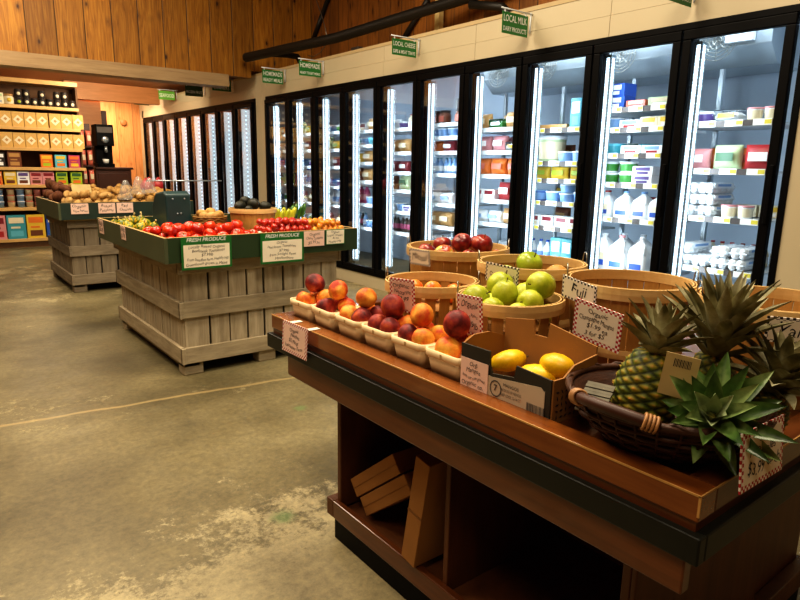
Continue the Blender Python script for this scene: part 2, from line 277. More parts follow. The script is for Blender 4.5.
# ------------------------------------------------------------------ mesh builder
class MB:
    def __init__(s): s.v = []; s.f = []; s.m = []; s.sm = []
    def add(s, vs, fs, mi=0, smooth=False):
        b = len(s.v); s.v += [tuple(p) for p in vs]
        for f in fs: s.f.append(tuple(b+i for i in f)); s.m.append(mi); s.sm.append(smooth)
        return s
    def box(s, x0, x1, y0, y1, z0, z1, mi=0, M=None):
        vs = [Vector(p) for p in ((x0,y0,z0),(x1,y0,z0),(x1,y1,z0),(x0,y1,z0),(x0,y0,z1),(x1,y0,z1),(x1,y1,z1),(x0,y1,z1))]
        if M: vs = [M @ p for p in vs]
        return s.add(vs, [(0,3,2,1),(4,5,6,7),(0,1,5,4),(1,2,6,5),(2,3,7,6),(3,0,4,7)], mi)
    def prism(s, poly, t, M=None, mi=0):
        # poly in local xy, extruded along z by t
        n = len(poly)
        vs = [Vector((x, y, 0)) for x, y in poly] + [Vector((x, y, t)) for x, y in poly]
        if M: vs = [M @ p for p in vs]
        fs = [tuple(reversed(range(n))), tuple(range(n, 2*n))] + [(i, (i+1) % n, n+(i+1) % n, n+i) for i in range(n)]
        return s.add(vs, fs, mi)
    def tube(s, pts, r, seg=8, mi=0, closed=False, cap=True):
        pts = [Vector(p) for p in pts]; n = len(pts); vs = []; fs = []
        rs = r if isinstance(r, (list, tuple)) else [r]*n
        up = None
        for i in range(n):
            a = pts[(i-1) % n] if (closed or i > 0) else pts[i]
            b = pts[(i+1) % n] if (closed or i < n-1) else pts[i]
            t = (b-a).normalized()
            if up is None:
                up = t.orthogonal().normalized()
            else:
                up = (up - t*up.dot(t))
                up = up.normalized() if up.length > 1e-6 else t.orthogonal().normalized()
            w = t.cross(up)
            for k in range(seg):
                an = 2*PI*k/seg
                vs.append(pts[i] + (up*math.cos(an)+w*math.sin(an))*rs[i])
        for i in range(n if closed else n-1):
            for k in range(seg):
                a = i*seg+k; b = i*seg+(k+1) % seg; j = (i+1) % n
                fs.append((a, b, j*seg+(k+1) % seg, j*seg+k))
        if not closed and cap:
            fs.append(tuple(reversed(range(seg)))); fs.append(tuple(range((n-1)*seg, n*seg)))
        return s.add(vs, fs, mi, True)
    def lathe(s, prof, seg=24, mi=0, ax=1, ay=1, M=None, fn=None, smooth=True, cap=True):
        vs = []; fs = []; n = len(prof)
        for i, (r, z) in enumerate(prof):
            for k in range(seg):
                a = 2*PI*k/seg
                rr = r*(fn(a, i/(n-1)) if fn else 1)
                p = Vector((rr*math.cos(a)*ax, rr*math.sin(a)*ay, z))
                vs.append(M @ p if M else p)
        for i in range(n-1):
            for k in range(seg):
                a = i*seg+k; b = i*seg+(k+1) % seg
                fs.append((a, b, b+seg, a+seg))
        if cap and prof[0][0] > 1e-6: fs.append(tuple(reversed(range(seg))))
        if cap and prof[-1][0] > 1e-6: fs.append(tuple(range((n-1)*seg, n*seg)))
        return s.add(vs, fs, mi, smooth)
    def loft(s, rings, mi=0, smooth=True, capb=True, capt=False):
        n = len(rings[0]); vs = [p for r in rings for p in r]; fs = []
        for i in range(len(rings)-1):
            for k in range(n):
                a = i*n+k; b = i*n+(k+1) % n
                fs.append((a, b, b+n, a+n))
        if capb: fs.append(tuple(reversed(range(n))))
        if capt: fs.append(tuple(range((len(rings)-1)*n, len(rings)*n)))
        return s.add(vs, fs, mi, smooth)
    def build(s, name, mats, parent=None, bevel=0, seg=2, loc=None, weld=False):
        me = bpy.data.meshes.new(name)
        me.from_pydata(s.v, [], s.f); me.validate()
        mats = mats if isinstance(mats, (list, tuple)) else [mats]
        for m in mats: me.materials.append(MT[m] if isinstance(m, str) else m)
        if len(me.polygons) == len(s.f):
            me.polygons.foreach_set('material_index', s.m); me.polygons.foreach_set('use_smooth', s.sm)
        if weld:
            bm = bmesh.new(); bm.from_mesh(me); bmesh.ops.remove_doubles(bm, verts=bm.verts, dist=1e-5); bm.to_mesh(me); bm.free()
        me.update()
        o = bpy.data.objects.new(name, me); COL.objects.link(o)
        if parent: o.parent = parent
        if loc: o.location = loc
        if bevel:
            md = o.modifiers.new('edge', 'BEVEL'); md.width = bevel; md.segments = seg; md.limit_method = 'ANGLE'; md.angle_limit = R(40)
        return o
def rrect(hx, hy, r, z, n=5):
    pts = []
    for cx, cy, a0 in ((hx-r, hy-r, 0), (-hx+r, hy-r, 90), (-hx+r, -hy+r, 180), (hx-r, -hy+r, 270)):
        for i in range(n):
            a = R(a0+90*i/(n-1)); pts.append((cx+r*math.cos(a), cy+r*math.sin(a), z))
    return pts
def tag(o, label, cat, group=None):
    o['label'] = label; o['category'] = cat
    if group: o['group'] = group
    return o
def thing(name, label, cat, loc=(0,0,0), rotz=0, group=None):
    o = bpy.data.objects.new(name, None); COL.objects.link(o); o.empty_display_size = .05
    o.location = loc; o.rotation_euler = (0, 0, rotz)
    return tag(o, label, cat, group)
def struct(o): o['kind'] = 'structure'; return o
KIDS = {}
def kids(o):
    return [c for c in bpy.data.objects if c.parent == o]
PROTO = {}
def freeze(key, root):
    PROTO[key] = (root, [(c, kids(c)) for c in kids(root)], [0])
def place(key, loc, rot=(0,0,0), sc=1, label=None, group=None):
    root, ch, used = PROTO[key]
    if not used[0]:
        used[0] = 1; r = root
    else:
        r = root.copy(); COL.objects.link(r)
        for c, gs in ch:
            d = c.copy(); COL.objects.link(d); d.parent = r
            for g in gs:
                e = g.copy(); COL.objects.link(e); e.parent = d
    r.location = loc; r.rotation_euler = rot; r.scale = (sc, sc, sc) if not isinstance(sc, (tuple, list)) else sc
    if label: r['label'] = label
    if group: r['group'] = group
    elif 'group' in r: del r['group']
    return r
def frame_matrix(origin, right, up):
    r = Vector(right).normalized(); u = Vector(up); u = (u - r*u.dot(r)).normalized(); n = r.cross(u)
    M = Matrix((r, u, n)).transposed().to_4x4(); M.translation = Vector(origin); return M

# ------------------------------------------------------------------ lettering
def text_mesh(lines, w, h, shear=0., jitter=0., bold=0., fit=.92, weights=None, align='CENTER'):
    """all lines of a sign as one flat mesh centred on the origin, fitted in w x h"""
    n = len(lines); wts = weights or [1]*n; tot = sum(wts); vs = []; fs = []; y = h/2
    for li, ln in enumerate(lines):
        lh = h*wts[li]/tot
        cu = bpy.data.curves.new('lettering', 'FONT'); cu.body = ln; cu.size = 1; cu.shear = shear; cu.offset = bold; cu.resolution_u = 2
        ob = bpy.data.objects.new('lettering', cu); COL.objects.link(ob)
        bpy.context.view_layer.update()
        dg = bpy.context.evaluated_depsgraph_get(); me = bpy.data.meshes.new_from_object(ob.evaluated_get(dg))
        pv = [v.co.copy() for v in me.vertices]
        if pv:
            x0 = min(p.x for p in pv); x1 = max(p.x for p in pv)
            sc = min(lh*.95, w*fit/max(x1-x0, 1e-6)); sy = min(lh*.95, sc*1.5)
            b = len(vs); ph = rnd.random()*6
            off = {'CENTER': -(x0+x1)/2*sc, 'LEFT': -w*fit/2 - x0*sc}[align] + (rnd.uniform(-.04, .04)*w if jitter else 0)
            for p in pv:
                xx = p.x*sc+off
                vs.append((xx, y-lh*.72+p.y*sy + jitter*lh*.12*math.sin(xx/w*9+ph)+jitter*lh*.05*math.sin(xx/w*31+ph*2), 0))
            fs += [tuple(b+i for i in pl.vertices) for pl in me.polygons]
        y -= lh
        bpy.data.objects.remove(ob); bpy.data.meshes.remove(me); bpy.data.curves.remove(cu)
    return vs, fs
def sign(name, label, cat, w, h, M, lines, border=None, bw=.012, card='card', ink='ink', shear=.25, jitter=1, bold=0., weights=None, group=None, head=None, pad=.0):
    t = thing(name, label, cat, group=group); t.rotation_mode = 'QUATERNION'
    t.location = M.translation; t.rotation_quaternion = M.to_quaternion()
    o = MB().box(-w/2, w/2, -h/2, h/2, -.0012, .0012).build('card_border' if border else 'card', border or card, t)
    b = bw if border else 0
    if border:
        MB().box(-w/2+b, w/2-b, -h/2+b, h/2-b-(head[1] if head else 0), .0013, .0017).build('card_face', card, t)
    iw, ih = w-2*b-.006, h-2*b-.006-(head[1] if head else 0)
    oy = -(head[1]/2) if head else 0
    if lines:
        if jitter:
            vs, fs = text_mesh(lines, iw, ih, shear, jitter, bold, weights=weights)
            m = MB(); m.add([(x, y+oy, .0022) for x, y, z in vs], fs); m.build('handwriting', ink, t)
        else:
            wts = weights or [1]*len(lines); yy = ih/2
            for ln, wt in zip(lines, wts):
                lh = ih*wt/sum(wts); vs, fs = text_mesh([ln], iw, lh, shear, 0, bold)
                m = MB(); m.add([(x, y+yy-lh/2, .0022) for x, y, z in vs], fs); m.build('lettering', ink, t); yy -= lh
    if head:
        vs, fs = text_mesh([head[0]], w*.94, head[1], .2, 0, .02)
        m = MB(); m.add([(x, y+h/2-head[1]/2-b*.3, .0020) for x, y, z in vs], fs); m.build('heading', 'white', t)
    return t

# ================================================================== THE ROOM
def slab(name, x0, x1, y0, y1, z0, z1, mat, **k):
    return struct(MB().box(x0, x1, y0, y1, z0, z1).build(name, mat, **k))
slab('floor', -3.6, 5.5, -3.6, 13.4, -.1, 0, 'floor')
slab('ceiling', -3.6, 5.5, -3.6, 8.1, 3.9, 4.0, 'sideplank')
slab('ceiling_back', -3.6, 5.5, 8.05, 13.4, 2.55, 2.65, 'beam2')
slab('wall_left', -3.6, -3.5, -3.6, 13.4, 0, 3.9, 'sideplank')
slab('wall_front', -3.5, 5.5, -3.6, -3.5, 0, 3.9, 'header')
slab('wall_right', 4.6, 4.7, -3.5, 8.0, 2.42, 3.9, 'sideplank')
hd = MB(); hd.box(-3.5, 3.66, 7.9, 8.05, 2.36, 3.9); hd.box(3.66, 4.6, 7.9, 8.05, 2.45, 3.9)
struct(hd.build('wall_back_upper', 'header'))
slab('beam_header', -3.5, 3.32, 7.82, 8.08, 2.215, 2.36, 'beam')
slab('wall_back', -3.5, 5.5, 13.25, 13.4, 0, 2.55, 'pine')
slab('beam_back', 2.15, 3.66, 11.7, 11.85, 2.27, 2.545, 'beam2')
slab('partition_back', 2.30, 2.72, 11.9, 11.95, 0, 2.3, 'beam2')
slab('trim_corner', 2.72, 2.80, 11.88, 11.95, 0, 2.12, 'brown')

# ------------------------------------------------------------------ walk-in cooler
FX = 3.74; PITCH = .6205
cool = thing('walk_in_cooler', 'long walk-in cooler with cream panels and black framed glass doors along the wall', 'cooler', (FX, 4.5, 0))
def cpart(mb, name, mat, parent=None, **k):
    p = parent or cool
    o = mb.build(name, mat, p, **k)
    if p is cool: o.location = (-FX, -4.5, 0)
    return o
cpart(MB().box(FX, FX+.08, -3.5, 1.395, .0, 2.40), 'end_panel', 'cream')
fas = MB()
ys = [-3.5, -1.2, .2, 1.395, 2.6, 3.85, 5.1, 6.35, 7.66]
for a, b in zip(ys[3:-1], ys[4:]):
    fas.box(FX, FX+.08, a+.002, b-.002, 2.115, 2.247); fas.box(FX+.004, FX+.08, a+.002, b-.002, 2.25, 2.39)
fas.box(FX+.01, FX+.07, 1.395, 7.66, 2.115, 2.39)
cpart(fas, 'fascia_panel', 'cream')
cpart(MB().box(FX, FX+.08, 7.66, 7.785, 0, 2.39).box(FX, FX+.08, 7.789, 7.96, 0, 2.39), 'post_panel', 'cream')
fb = MB().box(FX, FX+.08, 7.962, 13.1, 2.115, 2.247).box(FX+.004, FX+.08, 7.962, 13.1, 2.25, 2.39).box(FX, FX+.08, 13.02, 13.25, 0, 2.39)
cpart(fb, 'fascia_panel', 'cream')
cpart(MB().box(FX, FX+.08, 1.395, 7.66, 0, .13), 'kick_plate', 'cream'); cpart(MB().box(FX, FX+.08, 7.96, 13.02, 0, .13), 'kick_plate', 'cream')
cpart(MB().box(FX+.0, 4.6, -3.5, 13.25, 2.39, 2.42), 'roof_panel', 'creamdark')
cpart(MB().box(5.3, 5.36, .6, 13.2, 0, 2.36), 'rear_panel', 'interior')
cpart(MB().box(FX+.1, 5.3, .6, 13.2, 2.33, 2.385), 'inner_ceiling', 'interior')
cpart(MB().box(FX+.1, 5.3, .55, .6, 0, 2.36).box(FX+.1, 5.3, 13.2, 13.24, 0, 2.36), 'inner_end_panel', 'interior')
for y0, y1 in ((1.395, 7.655), (7.965, 13.02)):
    f = MB(); f.box(FX-.012, FX+.06, y0, y1, 2.075, 2.115); f.box(FX-.012, FX+.06, y0, y1, .13, .165)
    f.box(FX-.012, FX+.06, y0, y0+.035, .165, 2.075); f.box(FX-.012, FX+.06, y1-.035, y1, .165, 2.075)
    cpart(f, 'door_surround', 'black', bevel=.004)
DOORS = [1.51+PITCH*k for k in range(10)] + [8.085+PITCH*k for k in range(8)]
for k, y0 in enumerate(DOORS):
    y1 = y0+.505; far = k >= 10
    if far: y1 = y0+.50
    a, b = y0-.052, y1+.052
    f = MB(); x0, x1 = FX-.03, FX+.015
    f.box(x0, x1, a, b, 2.015, 2.072); f.box(x0, x1, a, b, .168, .215)
    f.box(x0, x1, a, y0, .215, 2.015); f.box(x0, x1, y1, b, .215, 2.015)
    d = cpart(f, 'door', 'black', bevel=.006)
    p = MB().box(FX-.012, FX-.006, y0, y1, .215, 2.015).build('pane', 'glass', d)
    MB().box(x0-.012, x0, a+.008, a+.03, .98, 1.30).build('door_handle', 'black', d, bevel=.004)
    # mullion and LED fixture on its inner side, at the far edge of each pane
    dep = .12 if far else .055
    cpart(MB().box(FX+.062, FX+(.12 if not far else .2), y1+.03, y1+.09, .17, 2.07), 'mullion', 'black')
    g = MB(); lx = FX+(.075 if far else .085)
    g.box(lx, lx+dep, y1-.01 if not far else y1+.0, y1+.03, .22, 2.02)
    fx = cpart(g, 'light_fixture', 'ledhousing' if not far else 'ledpanel')
    l = MB()
    yy = y1-.0112 if not far else y1-.0012
    l.box(lx+dep*(.25 if not far else .42), lx+dep*(.75 if not far else .58), yy, yy+.001, .24, 2.0)
    if not far: l.box(lx-.0012, lx-.0002, y1+.0, y1+.022, .24, 2.0)
    l.build('led_strip', 'led' if not far else 'led2', fx)
for i in range(10):   # evaporator-side cool light comes from the tubes themselves
    y1 = DOORS[i]+.505
    L = bpy.data.lights.new('cooler_tube', 'AREA'); L.shape = 'RECTANGLE'; L.size = .05; L.size_y = 1.75; L.energy = 7.5; L.color = (.8, .93, 1)
    o = bpy.data.objects.new('cooler_tube_light', L); COL.objects.link(o); o.location = (FX+.12, y1-.03, 1.12)
    o.rotation_euler = Vector((.8, -.75, 0)).to_track_quat('-Z', 'Y').to_euler()
    o.rotation_euler = frame_matrix((0,0,0), Vector((.75, .8, 0)).cross(Vector((0,0,1))).cross(Vector((0,0,1))), (0,0,1)).to_euler() if False else o.rotation_euler

# shelves inside
BX = 3.99
def bay(k):  # visible span of shelf front behind door k
    return (DOORS[k]-.02)*1.075, (DOORS[k]+.505+.05)*1.075
LEV = {0: [1.56, 1.272, .975, .65, .36], 1: [1.684, 1.546, 1.37, 1.166, .92, .53], 2: [1.565, 1.314, 1.18, 1.006, .807, .50], 3: [1.592, 1.403, 1.203, .99, .79, .50],
       4: [1.66, 1.54, 1.405, 1.2, .92, .705, .5], 5: [1.64, 1.405, 1.207, 1.024, .806, .587], 6: [1.64, 1.488, 1.3, 1.1, .847, .587], 7: [1.65, 1.45, 1.25, 1.02, .8, .56],
       8: [1.65, 1.45, 1.25, 1.02, .8, .56], 9: [1.65, 1.45, 1.25, 1.02, .8, .56]}
for k in range(10):
    a, b = bay(k)
    for z in LEV[k]:
        m = MB(); m.box(BX, BX+.55, a+.01, b-.01, z-.02, z-.004); m.box(BX-.012, BX, a+.01, b-.01, z-.03, z+.006, 1)
        if k > 2:
            n = 4
            for i in range(n):
                c = a+.08+(b-a-.14)*i/(n-1); m.box(BX-.0135, BX-.0122, c-.045, c+.045, z-.026, z+.002, 2)
        s = cpart(m, 'cooler_shelf', ['shelfwhite', 'shelfdark' if k < 3 else 'shelfwhite', 'white'])
        if k <= 2:
            n = 4
            for i in range(n):
                c = a+.07+(b-a-.13)*i/(n-1)
                t = MB().box(BX-.0145, BX-.0125, c-.052, c+.052, z-.029, z+.008, 0).box(BX-.0152, BX-.0144, c-.05, c-.012, z-.022, z+.002, 1)
                t.build('price_tag', ['white', 'tagy'], s)
    cpart(MB().box(BX+.50, BX+.53, b-.04, b-.012, .05, 1.95), 'upright_rail', 'steel')
# evaporator
ev = thing('evaporator_unit', 'silver ceiling evaporator with round fan guards inside the cooler', 'cooling unit', (4.75, 3.2, 1.95))
e = MB(); e.prism([(-.25, .33), (-.25, .12), (-.12, 0), (.3, 0), (.3, .33)], 2.6, Matrix.Translation((0, 1.3, .02)) @ Matrix.Rotation(R(90), 4, 'X'))
e.build('housing', 'steel', ev, bevel=.006)
for yy in (-.95, -.2, .55, 1.1):
    g = MB()
    for r_ in (.03, .055, .08, .105, .13): g.tube([(-.262, yy+r_*math.cos(a*PI/12), .19+r_*math.sin(a*PI/12)) for a in range(24)], .003, 5, closed=True)
    for a in range(8): g.tube([(-.262, yy, .19), (-.262, yy+.13*math.cos(a*PI/4), .19+.13*math.sin(a*PI/4))], .0025, 5)
    g.build('fan_guard', 'wire', ev)
MB().box(-.30, -.26, -.85-.35, -.85-.17, .16, .24).build('control_box', 'shelfwhite', ev)

# --- grocery prototypes -------------------------------------------------
def proto(key, name, cat, parts):
    r = thing(name, 'x', cat, (0,0,-5))
    for pn, mb, mats, *bv in parts: mb.build(pn, mats, r, bevel=bv[0] if bv else 0)
    freeze(key, r)
def jug(h, w, d):
    m = MB(); hx, hy = d/2, w/2
    m.loft([rrect(hx*.92, hy*.92, .015, 0), rrect(hx, hy, .02, .012), rrect(hx, hy, .02, h*.55), rrect(hx*.9, hy*.9, .02, h*.7), rrect(hx*.45, hy*.45, .015, h*.86), rrect(.02, .02, .0195, h*.92), rrect(.02, .02, .0195, h*.97)], capt=True)
    m.tube([(-hx*.2, -hy*.35, h*.84), (-hx*.9, -hy*.75, h*.80), (-hx*.98, -hy*.8, h*.68), (-hx*.98, -hy*.82, h*.55)], .011, 6)
    return m
def jugp(key, h, w, d, cap, lab, labh):
    c = MB(); c.lathe([(.021, h*.965), (.022, h*.97), (.022, h*1.03), (.018, h*1.035)], 12)
    l = MB(); l.box(-d/2-.0015, -d/2+.001, -w*.32, w*.36, h*.12, h*labh, 0); l.box(-d/2-.0025, -d/2-.001, -w*.3, w*.34, h*.13, h*(.12+(labh-.12)*.45), 1)
    proto(key, 'milk_jug', 'milk', [('bottle', jug(h, w, d), 'p_white'), ('cap', c, cap), ('paper_label', l, ['p_cream', lab])])
jugp('gal', .255, .145, .145, 'p_white', 'p_blue', .5); jugp('gal2', .255, .145, .145, 'p_pink', 'p_blue', .5)
jugp('half', .185, .13, .12, 'p_red', 'p_blue', .5); jugp('half2', .185, .13, .12, 'p_sky', 'p_blue', .52)
def boxp(key, name, cat, w, h, d, col, lab, lab2=None):
    b = MB().box(-d/2, d/2, -w/2, w/2, 0, h)
    l = MB().box(-d/2-.0015, -d/2-.0003, -w*.36, w*.36, h*.5, h*.88, 0)
    l.box(-d/2-.0015, -d/2-.0003, -w*.28, w*.28, h*.12, h*.4, 1)
    proto(key, name, cat, [('carton', b, col, .002), ('printed_label', l, [lab, lab2 or lab])])
def tubp(key, r, h, col, lid, lab):
    b = MB(); b.lathe([(r*.82, 0), (r*.86, .004), (r, h*.9), (r, h*.92)], 20)
    l = MB(); l.lathe([(r*1.05, h*.88), (r*1.06, h*.9), (r*1.06, h), (r*.98, h*1.01), (.0001, h*1.0)], 20)
    q = MB(); q.lathe([(r*.875, h*.12), (r*.99, h*.78)], 20); q.f = q.f[:20]; q.m = q.m[:20]; q.sm = q.sm[:20]
    q.v = [(x*1.012, y*1.012, z) for x, y, z in q.v]
    proto(key, 'food_tub', 'tub', [('tub', b, col), ('lid', l, lid), ('label_band', q, lab)])
def pouchp(key, name, cat, w, h, d, col, lab, lean=0):
    m = MB(); rings = []
    for i in range(7):
        t = i/6; th = d/2*math.sin(PI*min(max(t, .06), .94))**.6
        ring = []
        for k in range(16):
            a = 2*PI*k/16; c, s_ = math.cos(a), math.sin(a)
            ring.append((th*c + lean*t*h, w/2*(abs(s_)**.7)*(1 if s_ > 0 else -1)*(1-.06*math.sin(PI*t)), h*t))
        rings.append(ring)
    m.loft(rings, capt=True)
    l = MB(); l.box(-d*.5-.003+lean*h*.5, -d*.5-.001+lean*h*.5, -w*.3, w*.3, h*.35, h*.7)
    proto(key, name, cat, [('bag', m, col), ('printed_label', l, lab)])
def sackp(key, name, cat, w, h, d, col, col2):   # limp bag lying flat
    m = MB(); rings = []
    for i in range(8):
        t = i/7; y = -w/2+w*t; s_ = max(.12, math.sin(PI*t)**.5)
        rings.append([(d/2*s_*math.cos(2*PI*k/14)*(1+.08*math.sin(5*k+i)), y, h/2+h/2*s_*math.sin(2*PI*k/14)*(1+.15*math.sin(3*k+2*i))) for k in range(14)])
    m.loft(rings, capt=True)
    zmin = min(v[2] for v in m.v); m.v = [(x, y, z-zmin) for x, y, z in m.v]
    l = MB(); l.box(-d*.3, -d*.05, -w*.22, w*.22, h*1.06, h*1.07)
    proto(key, name, cat, [('bag', m, col), ('printed_label', l, col2)])
def bottlep(key, r, h, col, cap, lab):
    b = MB(); b.lathe([(r*.9, 0), (r, .006), (r, h*.6), (r*.8, h*.72), (r*.4, h*.84), (r*.38, h*.93)], 14)
    c = MB(); c.lathe([(r*.46, h*.92), (r*.46, h), (.0001, h)], 12)
    l = MB(); l.lathe([(r*1.02, h*.18), (r*1.02, h*.5)], 14); l.f = l.f[:14]; l.m = l.m[:14]; l.sm = l.sm[:14]
    proto(key, 'drink_bottle', 'bottle', [('bottle', b, col), ('cap', c, cap), ('label_band', l, lab)])
def jarp(key, r, h, col, lid, lab):
    b = MB(); b.lathe([(r*.92, 0), (r, .006), (r, h*.72), (r*.85, h*.82), (r*.85, h*.86)], 16)
    c = MB(); c.lathe([(r*.92, h*.84), (r*.92, h), (.0001, h)], 16)
    l = MB(); l.box(-r*1.01-.001, -r*.9, -r*.55, r*.55, h*.15, h*.6)
    proto(key, 'food_jar', 'jar', [('jar', b, col), ('lid', c, lid), ('paper_label', l, lab)])
def eggp(key, col, lab):
    def tray(flip):
        m = MB(); L, W, H = .29, .10, .035
        n = 6; pts = []
        top = [( -W/2, -L/2), (W/2, -L/2), (W/2, L/2), (-W/2, L/2)]
        for j in range(n):
            y = -L/2+L*(j+.5)/n
            for s_ in (-1, 1):
                x = s_*W/4
                m.lathe([(.0245, 0), (.0235, .018), (.015, .032), (.0001, .034)], 10, M=Matrix.Translation((x, y, .036 if flip > 0 else .034)) @ Matrix.Diagonal((1, 1, flip, 1)))
        return m
    a = tray(-1); a.box(-.052, .052, -.148, .148, .033, .037); b = tray(1); b.box(-.052, .052, -.148, .148, .037, .041); b.box(-.0525, .0525, -.12, .12, .041, .062)
    l = MB().box(-.0542, -.0526, -.08, .08, .045, .06)
    proto(key, 'egg_carton', 'eggs', [('carton_base', a, col), ('carton_lid', b, col), ('paper_label', l, lab)])
def clampack(key, w, h, d, fill, lab):
    b = MB().loft([rrect(d/2*.9, w/2*.9, .012, 0), rrect(d/2, w/2, .012, h*.6), rrect(d/2*.96, w/2*.96, .012, h)], capt=True)
    f = MB().loft([rrect(d/2*.82, w/2*.82, .012, .004), rrect(d/2*.9, w/2*.9, .012, h*.5), rrect(d/2*.5, w/2*.6, .012, h*.78)], capt=True)
    l = MB().box(-d*.3, d*.2, -w*.3, w*.3, h+.0005, h+.0015).box(-d/2-.002, -d/2-.0005, -w*.3, w*.3, h*.35, h*.7)
    proto(key, 'food_pack', 'food', [('plastic_shell', b, 'clear'), ('filling', f, fill), ('printed_label', l, lab)])
boxp('bxblue', 'milk_carton_case', 'box', .17, .085, .14, 'p_blue', 'p_white'); boxp('bxor', 'butter_box', 'box', .15, .05, .12, 'p_salmon', 'p_cream', 'p_red')
boxp('bxpale', 'butter_box', 'box', .17, .06, .12, 'p_palegreen', 'p_cream', 'p_white'); boxp('bxw', 'cheese_box', 'box', .15, .06, .12, 'p_white', 'p_sky', 'p_red')
boxp('bxcream', 'yogurt_box', 'box', .13, .075, .12, 'p_cream', 'p_yellow', 'p_white'); boxp('bxpur', 'yogurt_box', 'box', .15, .06, .12, 'p_white', 'p_purple', 'p_purple')
boxp('bxred', 'sausage_box', 'box', .13, .085, .11, 'p_white', 'p_crim', 'p_cream'); boxp('bxteal', 'juice_carton', 'carton', .10, .22, .10, 'p_teal', 'p_white', 'p_cyan')
boxp('bxtan', 'cheese_tray_box', 'box', .34, .035, .25, 'p_tan', 'p_tan', 'p_tan'); boxp('bxyel', 'egg_substitute_box', 'box', .2, .075, .12, 'p_lime', 'p_cream', 'p_yellow')
boxp('bxo2', 'fruit_box', 'box', .22, .06, .14, 'p_orange', 'p_red', 'p_yellow')
tubp('tubg', .062, .075, 'p_white', 'p_white', 'p_green'); tubp('tubc', .075, .075, 'p_cyan', 'p_cyan', 'p_teal'); tubp('tubd', .05, .085, 'p_green', 'p_white', 'p_dgreen')
tubp('tubb', .075, .085, 'p_blue', 'p_sky', 'p_sky'); tubp('tubw', .06, .08, 'p_sky', 'p_white', 'p_sky'); tubp('tubp', .06, .07, 'p_white', 'p_white', 'p_purple'); tubp('pail', .11, .20, 'p_palegreen', 'p_white', 'p_cream')
tubp('cupw', .035, .075, 'p_white', 'p_white', 'p_salmon'); tubp('cupr', .045, .08, 'p_white', 'p_pink', 'p_cream')
pouchp('bgor', 'carrot_bag', 'produce bag', .18, .14, .1, 'p_orange', 'p_salmon'); pouchp('bgred', 'radish_bag', 'produce bag', .18, .15, .1, 'p_red', 'p_white'); pouchp('bgpink', 'produce_bag', 'produce bag', .17, .13, .1, 'p_pink', 'p_white')
pouchp('bgyel', 'cheese_bag', 'cheese bag', .18, .10, .07, 'p_yellow', 'p_lime'); pouchp('bggreen', 'salad_bag', 'produce bag', .18, .15, .1, 'p_palegreen', 'p_dgreen'); pouchp('bgw', 'flour_tortilla_pack', 'food pack', .17, .10, .12, 'p_white', 'p_sky')
pouchp('bgtan', 'bread_pack', 'food pack', .2, .13, .11, 'p_tan', 'p_cream'); pouchp('bgcrim', 'meat_pack', 'meat pack', .17, .11, .1, 'p_crim', 'p_white'); pouchp('bgblue', 'ice_bag', 'bag', .15, .13, .1, 'p_blue', 'p_sky'); pouchp('bgdark', 'snack_pack', 'food pack', .16, .14, .08, 'p_brownp', 'p_tan')
clampack('salad', .17, .08, .13, 'p_green', 'p_white'); clampack('deli', .17, .075, .13, 'p_white', 'p_yellow'); clampack('olives', .14, .07, .12, 'p_darkp', 'p_cream')
bottlep('btw', .032, .19, 'p_white', 'p_blue', 'p_sky'); bottlep('bts', .028, .15, 'p_sky', 'p_teal', 'p_white'); bottlep('btd', .028, .16, 'p_darkp', 'p_white', 'p_magenta'); bottlep('btp', .04, .2, 'p_magenta', 'p_white', 'p_pink'); bottlep('btr', .03, .14, 'p_cream', 'p_red', 'p_white')
jarp('jarred', .055, .125, 'p_brownp', 'p_darkp', 'p_salmon'); eggp('egg', 'p_white', 'p_sky'); eggp('egggrey', 'p_grey', 'p_white')
DESC = dict(gal='gallon milk jug with white cap', gal2='gallon milk jug with pink cap', half='half gallon jug with red cap', half2='half gallon jug with blue cap', bxblue='blue and white carton', bxor='salmon butter box', bxpale='pale green butter box', bxw='white cheese box', bxcream='cream yogurt box', bxpur='white and purple box', bxred='white and crimson box', bxteal='tall teal carton', bxtan='flat tan tray box', bxyel='lime box', bxo2='orange fruit box',
  tubg='white and green tub', tubc='round cyan tub', tubd='small green tub', tubb='round blue tub', tubw='pale blue tub', tubp='white and purple tub', pail='big pale lidded pail', cupw='small white cup', cupr='white cup with pink lid', bgor='orange carrot bag', bgred='red radish bag', bgpink='pink produce bag', bgyel='yellow cheese bag', bggreen='pale green salad bag', bgw='white pack', bgtan='tan bread pack', bgcrim='crimson meat pack', bgblue='blue bag', bgdark='brown snack pack',
  salad='clear salad pack', deli='clear deli pack', olives='clear dark pack', btw='white bottle with blue cap', bts='pale blue bottle', btd='dark bottle', btp='magenta bottle', btr='cream bottle with red cap', jarred='brown jar', egg='white egg carton', egggrey='grey egg carton')
WID = dict(gal=.15, gal2=.15, half=.135, half2=.135, bxblue=.18, bxor=.16, bxpale=.18, bxw=.157, bxcream=.137, bxpur=.157, bxred=.137, bxteal=.11, bxtan=.35, bxyel=.21, bxo2=.23, tubg=.136, tubc=.163, tubd=.11, tubb=.163, tubw=.13, tubp=.13, pail=.235, cupw=.078, cupr=.1, salad=.176, deli=.176, olives=.146, btw=.07, bts=.062, btd=.062, btp=.085, btr=.065, jarred=.117, egg=.302, egggrey=.302)
HT = dict(bxblue=.0855, tubg=.077, tubc=.077, egg=.072, egggrey=.072, bxw=.0605, tubw=.082, bgpink=.09, tubd=.087, bxcream=.076, tubp=.071, bxpur=.0605, bxred=.0855)
DEP = dict(egg=.06, egggrey=.06, bxtan=.13, pail=.12, tubb=.083, tubc=.083)
def tall(key):
    root, ch, u = PROTO[key]
    return max(v.co.z for c, gs in ch for v in c.data.vertices)
